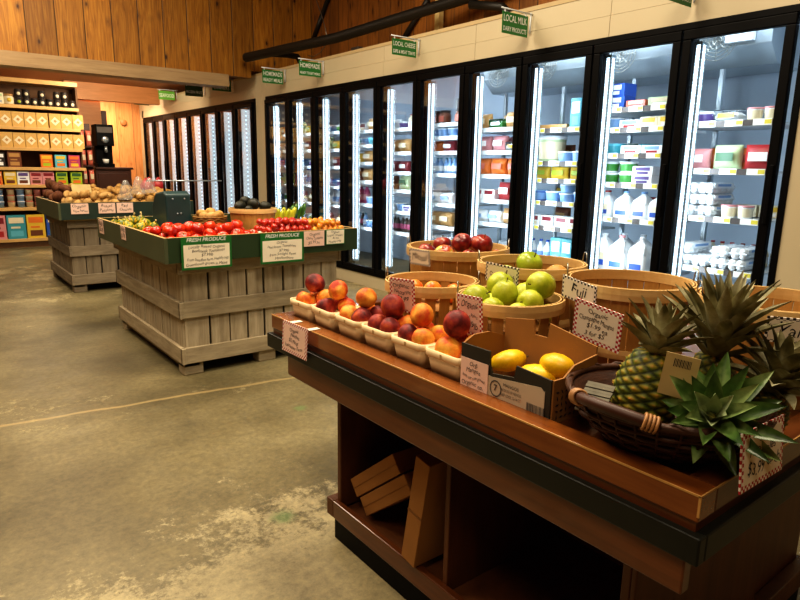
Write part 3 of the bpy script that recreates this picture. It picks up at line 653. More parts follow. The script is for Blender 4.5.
def fill(k, row, items, start=.03, dx=0, rear=False):
    """items laid from the far side of the bay (seen at the pane's LED edge) towards the near side"""
    a, b = bay(k); z = LEV[k][row]; y = b-start-.02; n = 0
    for it in items:
        stack = 1; ry = 0
        if isinstance(it, tuple): it, stack = it
        if isinstance(it, (int, float)): y -= it; continue
        rot = 0
        w = WID.get(it, .185)
        if it.startswith('egg') : rot = PI/2; w = .112
        if it == 'EGGL': it = 'egg'; w = .302; rot = 0
        if y-w < a-.045: break
        up = [q for q in LEV[k] if q > z]; gap = (min(up)-z-.036) if up else .5; fs = min(1, gap/(tall(it)+(stack-1)*(HT.get(it, .08)+.001)))
        y -= w/2
        for s_ in range(stack):
            key = it
            lab = '%s, %s along, %s shelf down, %s door from cream panel' % (DESC[it], ORD[n], ORD[row], ORD[k])
            if stack > 1: lab = '%s, %s in %s stack, %s shelf down, %s door from cream panel' % (DESC[it], (['bottom', 'middle', 'top'] if stack > 2 else ['bottom', 'top'])[s_], ORD[n], ORD[row], ORD[k])
            if rear: lab = 'rear %s, %s along, %s shelf, %s door from cream panel' % (DESC[it], ORD[n], ORD[row], ORD[k])
            dd = .155 if rot else DEP.get(it, .075)
            place(key, (BX+.012+dd+dx+rnd.uniform(0, .02), y, z+.001+s_*(HT.get(it, .08)+.001)*fs), (0, 0, rot+rnd.uniform(-.06, .06)*(0 if it in ('bxtan',) else 1)), sc=(1, 1, fs), label=lab, group='%s packs behind the glass doors' % DESC[it].split(' with')[0])
        y -= w/2+.004; n += 1
fill(0, 0, ['tubp', 'deli', 'cupr', 'cupr', 'cupr', 'cupr'], .07)
fill(0, 1, ['bgpink', 'bggreen', 'bgred'], .03); fill(0, 2, [('egg', 3), ('egg', 3), .02, 'cupr', 'cupr', 'bgblue'], .05)
fill(0, 3, [('egg', 2), ('egg', 1), ('egg', 2), ('egg', 2)], .06); fill(0, 4, [('egggrey', 2)]*5, .06)
for q, it in ((1, ['bgor', 'bgor', 'bgpink']), (2, ['bxpale', 'bxcream', 'bxcream']), (3, ['btr']*8), (4, ['egggrey']*5)): fill(0, q, it, .10, .19 if q < 2 else .30, True)
for q, it in ((0, ['bxor', 'bxpale', 'bxpale']), (1, ['bxcream', 'bxpale', 'bxor']), (2, ['tubd', 'tubc', 'tubc']), (3, ['bgpink', 'bxpur', 'bxpur']), (4, ['bgpink', 'bgred', 'bgpink']), (5, ['gal', 'gal', 'gal'])): fill(1, q, it, .12, .18, True)
for q, it in ((1, ['bgdark', 'bgdark', 'bgtan']), (2, ['bgtan', 'bgyel', 'bggreen']), (3, ['bgyel', 'bgyel']), (4, ['bgdark', 'bgdark', 'bggreen']), (5, ['btw']*6)): fill(2, q, it, .16, .2, True)
for q, it in ((0, ['bgtan', 'bggreen']), (1, ['bgpink', 'bgpink']), (2, ['bgor', 'bgor']), (3, ['bgpink', 'bgpink']), (5, ['bgw', 'bgw'])): fill(3, q, it, .2, .2, True)
fill(1, 0, [('bxblue', 2), 'bxor', 'bxpale'], .07); fill(1, 1, ['tubw', 'bxw', 'bxcream', 'bxcream'], .07); fill(1, 2, [('tubc', 1), ('bxw', 1), ('bxw', 1)], .07)
fill(1, 3, [('tubg', 2), ('tubg', 2), ('bxpur', 2)], .07); fill(1, 4, ['half', .02, 'half2', 'half2', 'half2'], .06); fill(1, 5, ['gal', 'gal2', 'gal', 'gal'], .06)
fill(2, 0, ['bxtan', 'bxteal'], .09); fill(2, 1, ['pail', ('tubw', 1), 'tubw'], .09); fill(2, 2, ['bgyel', 'bgyel', 'bgyel'], .07); fill(2, 3, ['tubb', ('tubw', 1), ('tubw', 2), 'tubw'], .07)
fill(2, 4, ['bxred']*4, .08); fill(2, 5, ['btw', 'btw', 'btw', .02, 'bxteal', 'bxteal'], .09)
fill(3, 0, ['bgtan', 'salad', 'bgtan'], .06); fill(3, 1, ['bgpink', 'bgpink', 'deli'], .08); fill(3, 2, ['bgor', 'bgor', 'bgor'], .08); fill(3, 3, ['bxred', 'bxred', 'bgred', 'bgred'], .08); fill(3, 4, ['bgw', 'bgw', 'bgtan'], .08); fill(3, 5, ['bgw', 'bgw', 'bgw'], .08)
fill(4, 0, ['jarred', 'jarred', .1, 'jarred'], .12); fill(4, 1, ['tubw', 'tubw', 'tubw', 'tubw'], .1); fill(4, 2, ['bgor', 'bgcrim', 'bggreen'], .1); fill(4, 3, ['bts']*8, .1); fill(4, 4, ['bgw', 'bgw', 'bgw'], .1); fill(4, 5, ['bgtan', 'bgtan', 'bgyel'], .1); fill(4, 6, ['bgw', 'bgw', 'bgtan'], .1)
fill(5, 0, ['bgw', 'tubp', 'btr', 'btr', 'bxpur'], .1); fill(5, 1, ['bgtan', 'bgtan', 'bgdark'], .1); fill(5, 2, ['bgcrim', 'bgcrim', 'bgw'], .1); fill(5, 3, ['bgdark', 'bggreen', 'bgtan'], .1); fill(5, 4, ['bxw', 'tubw', 'bxpur', 'tubw'], .1); fill(5, 5, ['btd']*8, .1)
fill(6, 0, ['bxred', 'bxred', 'bgtan'], .1); fill(6, 1, ['tubc', 'tubw', 'tubc'], .1); fill(6, 2, ['bgyel', 'bgtan', 'bgyel'], .1); fill(6, 3, ['bgdark', 'bgtan', 'bgyel'], .1); fill(6, 4, ['btp', 'btp', 'btp', 'tubw', 'tubw'], .1); fill(6, 5, ['btd', 'bts', 'btd', 'bts', 'tubw', 'tubw'], .1)
GEN = [['bgpink', 'bxcream', 'bgtan'], ['bxw', 'tubw', 'tubg', 'bxred'], ['bggreen', 'bgyel', 'bgtan'], ['bgw', 'bgcrim', 'bgw'], ['tubw', 'tubb', 'tubp', 'bxw'], ['bgw', 'btw', 'btw', 'btd', 'btd']]
for k in (7, 8, 9):
    for r_ in range(6): fill(k, r_, GEN[(r_+k) % 6], .1)
for key in list(PROTO):
    if not PROTO[key][2][0]:
        root, ch, u = PROTO[key]
        for c, gs in ch:
            for g in gs: bpy.data.objects.remove(g)
            bpy.data.objects.remove(c)
        bpy.data.objects.remove(root); del PROTO[key]

# flag signs above the doors
FL = [(2.033, 2.19, .17, ['LOCAL MILK', 'DAIRY PRODUCTS'], 'signgreen', 'green flag sign partly cut by the picture top above the cooler'), (3.27, 2.20, .145, ['LOCAL MILK', 'DAIRY PRODUCTS'], 'signgreen', 'green flag sign reading local milk above the cooler'),
      (4.558, 2.213, .135, ['LOCAL CHEESE', 'DIPS & MEAT TRAYS'], 'signgreen', 'green flag sign reading local cheese above the cooler'), (6.21, 2.205, .15, ['HOMEMADE', 'READY TO EAT MEALS'], 'signgreen', 'green homemade flag sign, one nearer to local cheese, above the cooler'),
      (7.10, 2.21, .15, ['HOMEMADE', 'READY MEALS'], 'signgreen', 'green homemade flag sign beside the cream corner post'), (8.66, 2.25, .15, ['FROZEN', 'DINNERS'], 'signgreen', 'green flag sign just beyond the cream corner post'),
      (9.73, 2.26, .15, ['FROZEN FRUIT'], 'signdim', 'dark green flag sign between two brighter ones on the far cooler'), (11.01, 2.30, .14, ['SEAFOOD'], 'signlime', 'bright lime flag sign on the far cooler'), (12.47, 2.31, .14, ['ICE CREAM'], 'signdim', 'dim olive flag sign at the orange pine wall')]
for y, z, h, tx, mt, lab in FL:
    w = .27
    M = frame_matrix((3.70-w/2, y, z+h/2+.0), (1, 0, 0), (0, 0, 1))
    t = sign('flag_sign', lab, 'sign', w, h, M, tx, card=mt, ink='white', shear=0, jitter=0, bold=.01, weights=[1.5, 1] if len(tx) > 1 else None)
    b = MB(); b.tube([(w/2+.05, h/2+.02, 0), (-w/2-.01, h/2+.02, 0)], .006, 6); b.tube([(w/2+.028, h/2+.03, 0), (w/2+.028, -h/2+.03, 0)], .006, 6); b.box(-w/2+.02, -w/2+.03, h/2-.005, h/2+.02, -.003, .003); b.box(w/2-.03, w/2-.02, h/2-.005, h/2+.02, -.003, .003)
    b.build('bracket', 'shelfwhite', t)
# pipe and odds on the upper wall
p = MB(); p.tube([(3.51, 7.72, 2.57), (3.95, 6.3, 2.66), (4.42, 4.6, 2.86), (4.47, 2.0, 3.12)], .055, 12)
t = thing('black_pipe', 'thick black pipe slanting up along the upper plank wall', 'pipe', (4.2, 5.5, 2.7)); o = p.build('pipe_run', 'pipe', t); o.location = (-4.2, -5.5, -2.7)
p = MB(); p.tube([(3.62, 7.35, 2.585), (3.85, 7.25, 2.585), (3.93, 7.15, 2.56), (3.95, 7.12, 2.50), (3.95, 7.12, 2.425)], .035, 10); o = p.build('elbow', 'pipe', t); o.location = (-4.2, -5.5, -2.7)
p = MB(); p.tube([(4.4, 4.62, 2.78), (4.5, 4.3, 2.72), (4.55, 4.2, 2.62), (4.55, 4.2, 2.43)], .04, 10); o = p.build('elbow', 'pipe', t); o.location = (-4.2, -5.5, -2.7)
tag(MB().box(4.50, 4.56, 5.18, 5.25, 2.425, 3.6).build('wall_stud', 'paleleaf'), 'narrow pale wooden stud upright against the dark plank wall', 'wooden post')
p = MB(); p.tube([(4.57, 7.62, 3.22), (4.57, 7.86, 2.95)], .03, 8); p.tube([(4.57, 7.3, 3.58), (4.57, 7.62, 3.22)], .03, 8, cap=False); tag(p.build('diagonal_brace', 'pipe'), 'dark diagonal brace on the plank wall behind the homemade signs', 'brace')
p = MB(); p.tube([(4.57, 5.45, 3.0), (4.57, 5.95, 2.60)], .03, 8); tag(p.build('diagonal_brace', 'pipe'), 'dark diagonal brace on the plank wall behind the local cheese sign', 'brace')
cbp = [(7.66, 3.6), (7.603, 3.375), (7.43, 3.103), (7.345, 2.9), (7.40, 2.78), (7.52, 2.715), (7.70, 2.69), (7.83, 2.72)]
p = MB(); p.tube([(4.47, y, z) for y, z in cbp], .006, 6); tag(p.build('hanging_cable', 'wire'), 'thin pale cable looping down the plank wall', 'cable')
b = MB().box(4.52, 4.6, 6.70, 6.86, 2.56, 2.70); tag(b.build('junction_box', 'shelfdark', bevel=.006), 'grey junction box low on the dark plank wall', 'electrical box')

# ================================================================== DISPLAY TABLE
TB = thing('display_table', 'dark varnished wooden display table with black band and open cubbies', 'table', (1.45, 1.1, 0))
def tpart(mb, name, mat, bevel=.003, parent=None):
    o = mb.build(name, mat, parent or TB, bevel=bevel)
    if not parent: o.location = (-1.45, -1.1, 0)
    return o
TX0, TX1, TY0, TY1 = .873, 2.05, .382, 1.79
tpart(MB().box(TX0+.04, TX1-.04, TY0+.04, TY1-.04, .735, .766), 'deck', 'table')
for nm, a, mt in (('lip_board', (TX0, TX0+.052, TY0, TY1), 'lipwood'), ('lip_board', (TX1-.052, TX1, TY0, TY1), 'lipwood'), ('lip_board', (TX0+.052, TX1-.052, TY0, TY0+.047), 'tablex'), ('lip_board', (TX0+.052, TX1-.052, TY1-.047, TY1), 'tablex')):
    tpart(MB().box(*a, .735, .78), nm, mt)
tpart(MB().box(TX0+.004, TX0+.03, TY0+.004, TY1-.004, .70, .735), 'side_board', 'table', 0)
tpart(MB().box(TX1-.03, TX1-.004, TY0+.004, TY1-.004, .70, .735), 'side_board', 'table', 0)
tpart(MB().box(TX0+.03, TX1-.03, TY0+.004, TY0+.03, .70, .735), 'side_board', 'tablex', 0)
tpart(MB().box(TX0+.03, TX1-.03, TY1-.03, TY1-.004, .70, .735), 'side_board', 'tablex', 0)
E_ = MB()   # pale strips painting the lit highlight along the top edges
E_.box(TX0-.0008, TX0+.0012, TY0, TY1, .7775, .7808); E_.box(TX0, TX1, TY0-.0008, TY0+.0012, .7775, .7808); E_.box(TX0-.0008, TX0+.002, TY0-.0008, TY0+.003, .745, .78)
tpart(E_, 'edge_highlight', 'edge', 0)
bd = MB(); o_ = .012
bd.box(TX0-o_, TX0+.01, TY0-o_, TY1+o_, .672, .718); bd.box(TX1-.01, TX1+o_, TY0-o_, TY1+o_, .672, .718); bd.box(TX0+.01, TX1-.01, TY0-o_, TY0+.01, .672, .718); bd.box(TX0+.01, TX1-.01, TY1-.01, TY1+o_, .672, .718)
tpart(bd, 'bumper_band', 'blackband', .003)
tpart(MB().box(TX0+.01, TX1-.01, TY0+.01, TY1-.01, .672, .735), 'top_core', 'carcass', 0)
tpart(MB().box(TX0+.0, TX0+.025, TY0+.012, 1.685, .605, .672), 'apron', 'table'); tpart(MB().box(TX1-.025, TX1, TY0+.012, 1.685, .605, .672), 'apron', 'table')
CX0, CX1, CY0, CY1 = 1.015, 1.93, .555, 1.62
tpart(MB().box(CX0, CX1, CY1-.02, CY1, .13, .672), 'end_panel', 'carcass')
ep = MB().box(CX0, CX1, CY0, CY0+.02, .13, .672); tpart(ep, 'end_panel', 'carcass')
tpart(MB().box(CX0, 1.62, CY0-.012, CY0, .155, .672).box(1.62, CX1, CY0-.012, CY0, .60, .672), 'end_stile', 'carcass')
tpart(MB().box(CX0-.018, CX1+.018, CY0-.035, CY0, .09, .152), 'bottom_rail', 'carcass'); tpart(MB().box(CX0-.018, CX1+.018, CY1, CY1+.04, .09, .152), 'bottom_rail', 'carcass')
tpart(MB().box(CX0-.018, CX0+.004, CY0, CY1, .09, .152), 'bottom_rail', 'table'); tpart(MB().box(CX1-.004, CX1+.018, CY0, CY1, .09, .152), 'bottom_rail', 'table')
tpart(MB().box(CX0+.004, CX1-.004, CY0+.02, CY1-.02, .105, .128), 'bottom_shelf', 'carcass')
tpart(MB().box(CX0, 1.5, 1.072, 1.09, .128, .672), 'divider', 'carcass')
tpart(MB().box(1.5, 1.515, CY0+.02, CY1-.02, .128, .672), 'back_panel', 'carcass')
tpart(MB().box(CX0+.0, CX1, CY0-.02, CY1+.02, 0, .09), 'plinth', 'black')
# cartons in the cubby
def carton(name, label, lx, ly, lz, M, mat='cardboard'):
    t = thing(name, label, 'box'); t.matrix_world = M
    MB().box(-lx/2, lx/2, -ly/2, ly/2, 0, lz).build('carton_body', mat, t, bevel=.002)
    f = MB().box(-lx/2-.0015, -lx/2-.0002, -ly/2, ly/2, lz*.48, lz*.5); f.build('carton_seam', 'cardboarddim', t)
    return t
TM = Matrix(((1, 0, 0), (0, .781, .624), (0, -.624, .781))).transposed().transposed().to_4x4()
def tipped(x, y, z):
    m_ = TM.copy(); m_.translation = (x, y, z); return m_
carton('cardboard_carton', 'upper of two flat cardboard cartons tipped up in the cubby', .20, .29, .062, tipped(1.14, 1.428, .278))
carton('cardboard_carton', 'lower of two flat cardboard cartons tipped up in the cubby', .20, .29, .062, tipped(1.14, 1.372, .236))
carton('tall_carton', 'tall cardboard carton leaning against the cubby divider', .20, .058, .335, Matrix.Translation((1.085, 1.205, .162)) @ Matrix.Rotation(R(9.5), 4, 'X'))
carton('tall_carton', 'narrow pale carton peeping out behind the leaning tall carton', .08, .05, .36, Matrix.Translation((1.29, 1.20, .140)) @ Matrix.Rotation(R(8), 4, 'X'))

# ------------------------------------------------------------------ baskets
def basket(name, label, c, R_, h, r0=None, gap=.18, n=20, wires=True, a0=0.):
    """splint basket: rim radius R_, height h, base at c"""
    t = thing(name, label, 'basket', c, a0); r0 = r0 or R_*.80
    s = MB()
    for i in range(n):
        a1 = 2*PI*i/n; a2 = 2*PI*(i+1-gap)/n
        for (q1, q2, off) in ((a1, a2, 0),):
            vs = []
            for z, rr in ((0, r0), (h*.5, r0+(R_-r0)*.55), (h, R_-.004)):
                for a in (q1, (q1+q2)/2, q2):
                    vs.append((rr*math.cos(a), rr*math.sin(a), z))
                for a in (q1, (q1+q2)/2, q2):
                    vs.append(((rr-.003)*math.cos(a), (rr-.003)*math.sin(a), z))
            fs = []
            for j in range(2):
                b = j*6
                for k in range(2):
                    fs.append((b+k, b+k+1, b+6+k+1, b+6+k)); fs.append((b+3+k+1, b+3+k, b+9+k, b+9+k+1))
                fs.append((b, b+6, b+9, b+3)); fs.append((b+2, b+5, b+11, b+8))
            s.add(vs, fs, 0, False)
    s.build('slat_wall', 'stave', t)
    MB().lathe([(.0001, .006), (r0-.003, .006), (r0-.003, 0), (.0001, 0)], 32).build('base', 'stave', t)
    def hoop(z0, z1, ri, ro):
        return MB().lathe([(ro, z0), (ro+.0012, (z0+z1)/2), (ro, z1), (ri, z1), (ri, z0), (ro, z0)], 48, smooth=False, cap=False)
    hp = hoop(h-.028, h+.002, R_-.003, R_+.0015); hp.build('top_hoop', 'hoop', t)
    hoop(h-.024, h+.002, R_-.0105, R_-.0075).build('inner_hoop', 'hoop', t)
    zz = h*.24; rm = r0+(R_-r0)*.30
    hoop(zz-.011, zz+.011, rm+.001, rm+.005).build('lower_hoop', 'hoop', t)
    if wires:
        for a in (PI*.62, -PI*.38):
            w = MB(); pts = []
            for i in range(9):
                u = -1+2*i/8; hh = .045*(1-abs(u)**4)
                ang = a+u*.16; rr = R_-.001
                pts.append((rr*math.cos(ang), rr*math.sin(ang), h-.012+hh))
            w.tube(pts, .0016, 6); w.build('wire_handle', 'wire', t)
    return t
DK = .7665
BK = dict(nect=((1.170, 1.345), .136, .165), pear=((1.185, 1.055), .1365, .165), mac=((1.475, 1.565), .176, .22), granny=((1.452, 1.215), .161, .212), fuji=((1.42, .865), .157, .215), van=((1.475, .548), .155, .215))
basket('splint_basket', 'low splint basket of nectarines behind the peach boxes', (*BK['nect'][0], DK), .136, .165, a0=.4, gap=.26)
basket('splint_basket', 'low splint basket heaped with green pears', (*BK['pear'][0], DK), .1365, .165, a0=.4, gap=.26)
basket('splint_basket', 'splint basket of red apples at the cooler side of the table', (*BK['mac'][0], DK), .176, .22, a0=.3, gap=.05, n=24)
basket('splint_basket', 'splint basket holding a few green apples behind the pears', (*BK['granny'][0], DK), .161, .212, a0=.5, gap=.05, n=22)
basket('splint_basket', 'empty splint basket between the green apples and the pineapples', (*BK['fuji'][0], DK), .157, .215, a0=.3, gap=.04, n=22)
basket('splint_basket', 'empty splint basket behind the pineapples at the table end', (*BK['van'][0], DK), .155, .215, r0=.113, a0=.35, gap=.04, n=22)
def liner(key, z, label):
    (x, y), r, h = BK[key]
    t = MB(); rr = r*.8+(r*.2)*(z/h) - .014
    t.lathe([(.0001, 0), (rr, 0), (rr, -.004), (.0001, -.004)], 28)
    tag(t.build('basket_liner', 'cardboard', loc=(x, y, DK+z)), label, 'basket liner')
liner('nect', .098, 'brown card liner raised inside the nectarine basket'); liner('pear', .10, 'brown card liner under the pears in their basket')
liner('mac', .155, 'brown card liner under the red apples'); liner('granny', .13, 'brown card liner under the green apples')

def relax(P, it=60, zmin=None, box=None, cyl=None, k=1.0):
    # push overlapping fruit (x, y, z, r) gently apart inside their container
    P = [list(p) for p in P]
    for _ in range(it):
        for i in range(len(P)):
            for j in range(i):
                a, b = P[i], P[j]; d = [a[q]-b[q] for q in range(3)]; L = math.sqrt(sum(q*q for q in d)) or 1e-6
                o = (a[3]+b[3])*k-L
                if o > 0:
                    for q in range(3): a[q] += d[q]/L*o*.5; b[q] -= d[q]/L*o*.5
        for p in P:
            if zmin is not None: p[2] = max(p[2], zmin+p[3]*k)
            if box:
                p[0] = min(max(p[0], box[0]+p[3]), box[1]-p[3]); p[1] = min(max(p[1], box[2]+p[3]), box[3]-p[3])
            if cyl:
                dx, dy = p[0]-cyl[0], p[1]-cyl[1]; L = math.hypot(dx, dy); m_ = cyl[2]-p[3]*k
                if L > m_ > 0: p[0] = cyl[0]+dx/L*m_; p[1] = cyl[1]+dy/L*m_
    return P
# ------------------------------------------------------------------ fruit prototypes
def peach_mb(seed, cleft=.14):
    rr = random.Random(seed); m = MB(); prof = []
    n = 14
    for i in range(n+1):
        t = PI*i/n; z = -math.cos(t); r = math.sin(t)
        if i == n: r = 0.0001
        if i == 0: r = 0.0001
        prof.append((r, z*.94 - (.16*max(0, (z-.75)/.25)**1.5)))
    ph = rr.random()*6
    m.lathe(prof, 22, fn=lambda a, t: 1 + .03*math.sin(2*a+ph) - cleft*math.exp(-(((a-PI+PI) % (2*PI)-PI)/.22)**2)*min(1, t*1.2))
    return m
def fproto(key, name, cat, mb, mat, parts=()):
    r = thing(name, 'x', cat, (0, 0, -5)); mb.build('flesh' if parts else name, mat, r)
    for pn, pm, pt in parts: pm.build(pn, pt, r)
    freeze(key, r)
def single(key, name, cat, mb, mat):
    o = mb.build(name, mat, loc=(0, 0, -5)); tag(o, 'x', cat); PROTO[key] = (o, [], [0])
for kk, mt in (('A', 'peachA'), ('B', 'peachB'), ('C', 'peachC')): single('peach'+kk, 'peach', 'peach', peach_mb(ord(kk)), mt)
single('nect', 'nectarine', 'nectarine', peach_mb(5, .08), 'nect')
def apple_mb(k=1, seg=20):
    m = MB(); prof = []
    for i in range(15):
        t = PI*i/14; r = math.sin(t)*(1+.08*math.cos(t)) ; z = -math.cos(t)*.88
        z -= .24*math.exp(-(r/.35)**2)*(1 if z > 0 else -.6)
        prof.append((max(r, .0001), z*k))
    m.lathe(prof, seg, fn=lambda a, t: 1+.02*math.sin(5*a)*t); return m
def stem_mb(z=.6, h=.35, r=.06):
    return MB().tube([(0, 0, z), (.04, 0, z+h*.5), (.1, .03, z+h)], [r*.8, r*.7, r], 6)
for k, mt in (('applered', 'applered'), ('appleblush', 'appleblush'), ('granny', 'granny'), ('tanapple', 'tanfruit')): fproto(k, 'apple', 'apple', apple_mb(), mt, [('stem', stem_mb(), 'stem')])
pm = MB(); pm.lathe([(.0001, -.80), (.2, -.88), (.45, -.90), (.8, -.68), (1.0, -.12), (.97, .25), (.82, .58), (.62, .82), (.38, .96), (.15, .97), (.0001, .90)], 22)
fproto('pear', 'pear', 'pear', pm, 'pear', [('stem', stem_mb(.88, .35, .05), 'stem')])
def nth_label(fmt, i): return fmt % ORD[i]
PE = [('A',.955,1.686,.833,.0315,'orange peach at the outer front of the quart box by the price card'), ('B',.985,1.674,.878,.032,'dark red peach crowning the quart box nearest the wooden bins'), ('C',1.002,1.640,.842,.029,'yellow peach behind the dark crowning peach in the corner box'), ('A',1.012,1.735,.836,.028,'orange peach peeping out behind in the corner box'),
 ('A',.985,1.535,.884,.0305,'red orange peach crowning the second quart box from the bins'), ('B',.952,1.565,.833,.0315,'dusky peach at the front of the second quart box'), ('A',1.0,1.512,.836,.028,'red peach tucked behind in the second quart box'), ('B',1.012,1.575,.836,.028,'dark peach at the back of the second quart box'),
 ('C',.985,1.386,.886,.0305,'yellow orange peach with a deep cleft crowning the third box'), ('A',.95,1.432,.833,.031,'bright orange peach at the front of the third box'), ('B',.953,1.367,.836,.031,'dark plum coloured peach at the front of the third box'), ('A',1.008,1.405,.838,.028,'red peach at the back of the third box'), ('B',1.010,1.345,.838,.027,'small dark peach in the back corner of the third box'),
 ('B',.95,1.287,.833,.031,'dark red peach at the front of the fourth box'), ('B',.985,1.262,.886,.033,'large dark red peach crowning the fourth box'), ('B',.955,1.219,.838,.028,'dark peach beside the front one in the fourth box'), ('A',1.008,1.226,.838,.028,'orange peach behind in the fourth box'), ('B',1.008,1.290,.838,.027,'dark peach in the back corner of the fourth box'),
 ('C',.985,1.140,.884,.032,'golden peach crowning the fifth box'), ('B',.945,1.155,.835,.030,'dusky red peach at the front of the fifth box'), ('C',.957,1.085,.836,.0295,'golden orange peach low in the fifth box'), ('C',1.008,1.098,.838,.027,'orange peach at the back of the fifth box'), ('A',1.01,1.155,.838,.027,'red peach behind the golden crown of the fifth box'),
 ('B',.985,1.012,.886,.034,'dark maroon peach crowning the box beside the mango carton'), ('C',.944,1.010,.835,.032,'orange peach showing its stem hollow beside the mango carton'), ('A',1.010,.972,.838,.029,'red peach behind the corner of the mango carton'), ('A',1.012,1.040,.837,.027,'orange peach at the back of the last quart box')]
QY = [1.70-.1355*i for i in range(6)]
for qi, (n0, n1) in enumerate(((0, 4), (4, 8), (8, 13), (13, 18), (18, 23), (23, 27))):
    low = [list(p[1:5]) for p in PE[n0:n1]]
    for p in low: p[1] += .028
    low = relax(low, 80, DK+.006, (.985-.058, .985+.058, QY[qi]-.061, QY[qi]+.061), k=.97)
    for (v, *_q, lab), (x, y, z, r) in zip(PE[n0:n1], low):
        place('peach'+v, (x, y, z), (R(rnd.uniform(-50, 50)), R(-40+rnd.uniform(-30, 20)), rnd.uniform(0, 6)), r, lab)
# quart boxes
def quart(label, y, first=[None]):
    if first[0] is None:
        t = thing('quart_box', label, 'fruit box', (0, 0, 0))
        b = MB(); b.loft([rrect(.050, .050, .012, .0), rrect(.060, .062, .016, .062), rrect(.0575, .0595, .015, .062), rrect(.0475, .0475, .011, .004)], capb=True, capt=True)
        b.build('tray', 'quart', t)
        rb = MB(); rb.loft([rrect(.0605, .0625, .016, .048), rrect(.0625, .0645, .017, .05), rrect(.0625, .0645, .017, .066), rrect(.0585, .0605, .015, .066), rrect(.0585, .0605, .015, .060)], capb=False)
        rb.build('rim_band', 'quart', t)
        st = MB()
        st.box(-.0635, -.0622, -.003, .003, .052, .062)
        st.build('staple', 'rawedge', t)
        freeze('quart', t); first[0] = t
    return place('quart', (.985, y, DK), (0, 0, rnd.uniform(-.04, .04)), label=label, group='pale veneer quart boxes of peaches')
for i, yy in enumerate(QY):
    quart(['pale veneer quart box of peaches at the table corner by the bins', 'pale veneer quart box, second from the bin end', 'pale veneer quart box, third from the bin end', 'pale veneer quart box, fourth from the bin end', 'pale veneer quart box, fifth from the bin end', 'pale veneer quart box partly behind the mango carton'][i], yy)
# pears, apples, nectarines in the baskets
PR = [(1.108, 1.108, .925, .036, 60, 20), (1.245, 1.125, .932, .037, 20, 80), (1.172, 1.062, .940, .034, 10, 0), (1.30, 1.08, .935, .038, 75, 60), (1.268, 1.045, .943, .037, 80, -100), (1.205, .985, .918, .033, 80, -90), (1.103, 1.038, .912, .029, 90, 180), (1.232, .955, .905, .024, 60, -90), (1.145, .985, .908, .027, 80, 200), (1.19, 1.125, .905, .031, 60, 90)]
PL = ['green pear pair-mate at the price card side of the basket', 'large green pear high at the back of the pear basket', 'round green pear in the middle of the heap', 'green pear at the cooler side of the pear heap', 'big green pear with dark stem end facing out', 'green pear with a crease at the front of the heap', 'small green pear low beside the red price card', 'small green pear low at the pineapple side rim', 'green pear peeping over the front hoop', 'green pear sunk behind the middle pear']
PQ = relax([p[:4] for p in PR], 60, DK+.10, cyl=(*BK['pear'][0], .125), k=1.0)
for (_a, _b, _c, _d, tilt, dz), (x, y, z, r), lab in zip(PR, PQ, PL): place('pear', (x, y, z), (R(tilt), R(rnd.uniform(-15, 15)), R(dz)), r, lab)
AP = [('applered',1.365,1.60,.972,.033,'red apple at the wire handle side of the apple basket'), ('appleblush',1.375,1.525,.972,.035,'yellow and red blushed apple at the front of the red apples'), ('applered',1.475,1.645,.985,.034,'dark red apple at the back of the apple basket'), ('applered',1.49,1.562,.998,.036,'red apple on top in the middle of the apple basket'), ('applered',1.532,1.505,.998,.038,'big dark red apple on top of the apple basket'), ('applered',1.588,1.580,.985,.036,'red apple at the far cooler side of the apple basket'), ('appleblush',1.565,1.435,.955,.03,'yellowish apple low by the green apple basket'), ('applered',1.43,1.46,.965,.03,'small red apple just over the hoop of the apple basket'), ('applered',1.44,1.575,.962,.033,'red apple sunk between the others in the apple basket')]
AQ = relax([p[1:5] for p in AP], 60, DK+.157, cyl=(*BK['mac'][0], .168), k=.98)
for (k, _x, _y, _z, _r, lab), (x, y, z, r) in zip(AP, AQ): place(k, (x, y, z), (R(rnd.uniform(-50, 50)), R(rnd.uniform(-50, 50)), rnd.uniform(0, 6)), r, lab)
place('granny', (1.50, 1.262, .965), (R(20), R(-30), 1), .042, 'large green apple standing alone in the green apple basket'); place('granny', (1.405, 1.27, .935), (R(50), R(0), 2), .034, 'green apple low beside the handwritten card in its basket'); place('tanapple', (1.49, 1.150, .945), (R(30), R(20), 2), .036, 'tan russet apple in the green apple basket')
for x, y, z, r, lab in ((1.150, 1.402, .896, .030, 'orange nectarine nearest the red price card in its basket'), (1.178, 1.350, .896, .030, 'red orange nectarine in the middle of its basket'), (1.205, 1.290, .896, .029, 'small orange nectarine apart from the other two')):
    place('nect', (x, y, z), (R(60), R(30), rnd.uniform(0, 6)), r, lab)

# ------------------------------------------------------------------ mango carton
mb = thing('open_carton', 'open black printed fruit carton of yellow mangoes at the table edge', 'box', (.9955, .832, DK), R(0))
X0, X1, Y0, Y1 = -.068, .066, -.126, .123   # local
def wall(poly, M, t=.004, mat='cardboard', name='panel'): return MB().prism(poly, t, M).build(name, mat, mb)
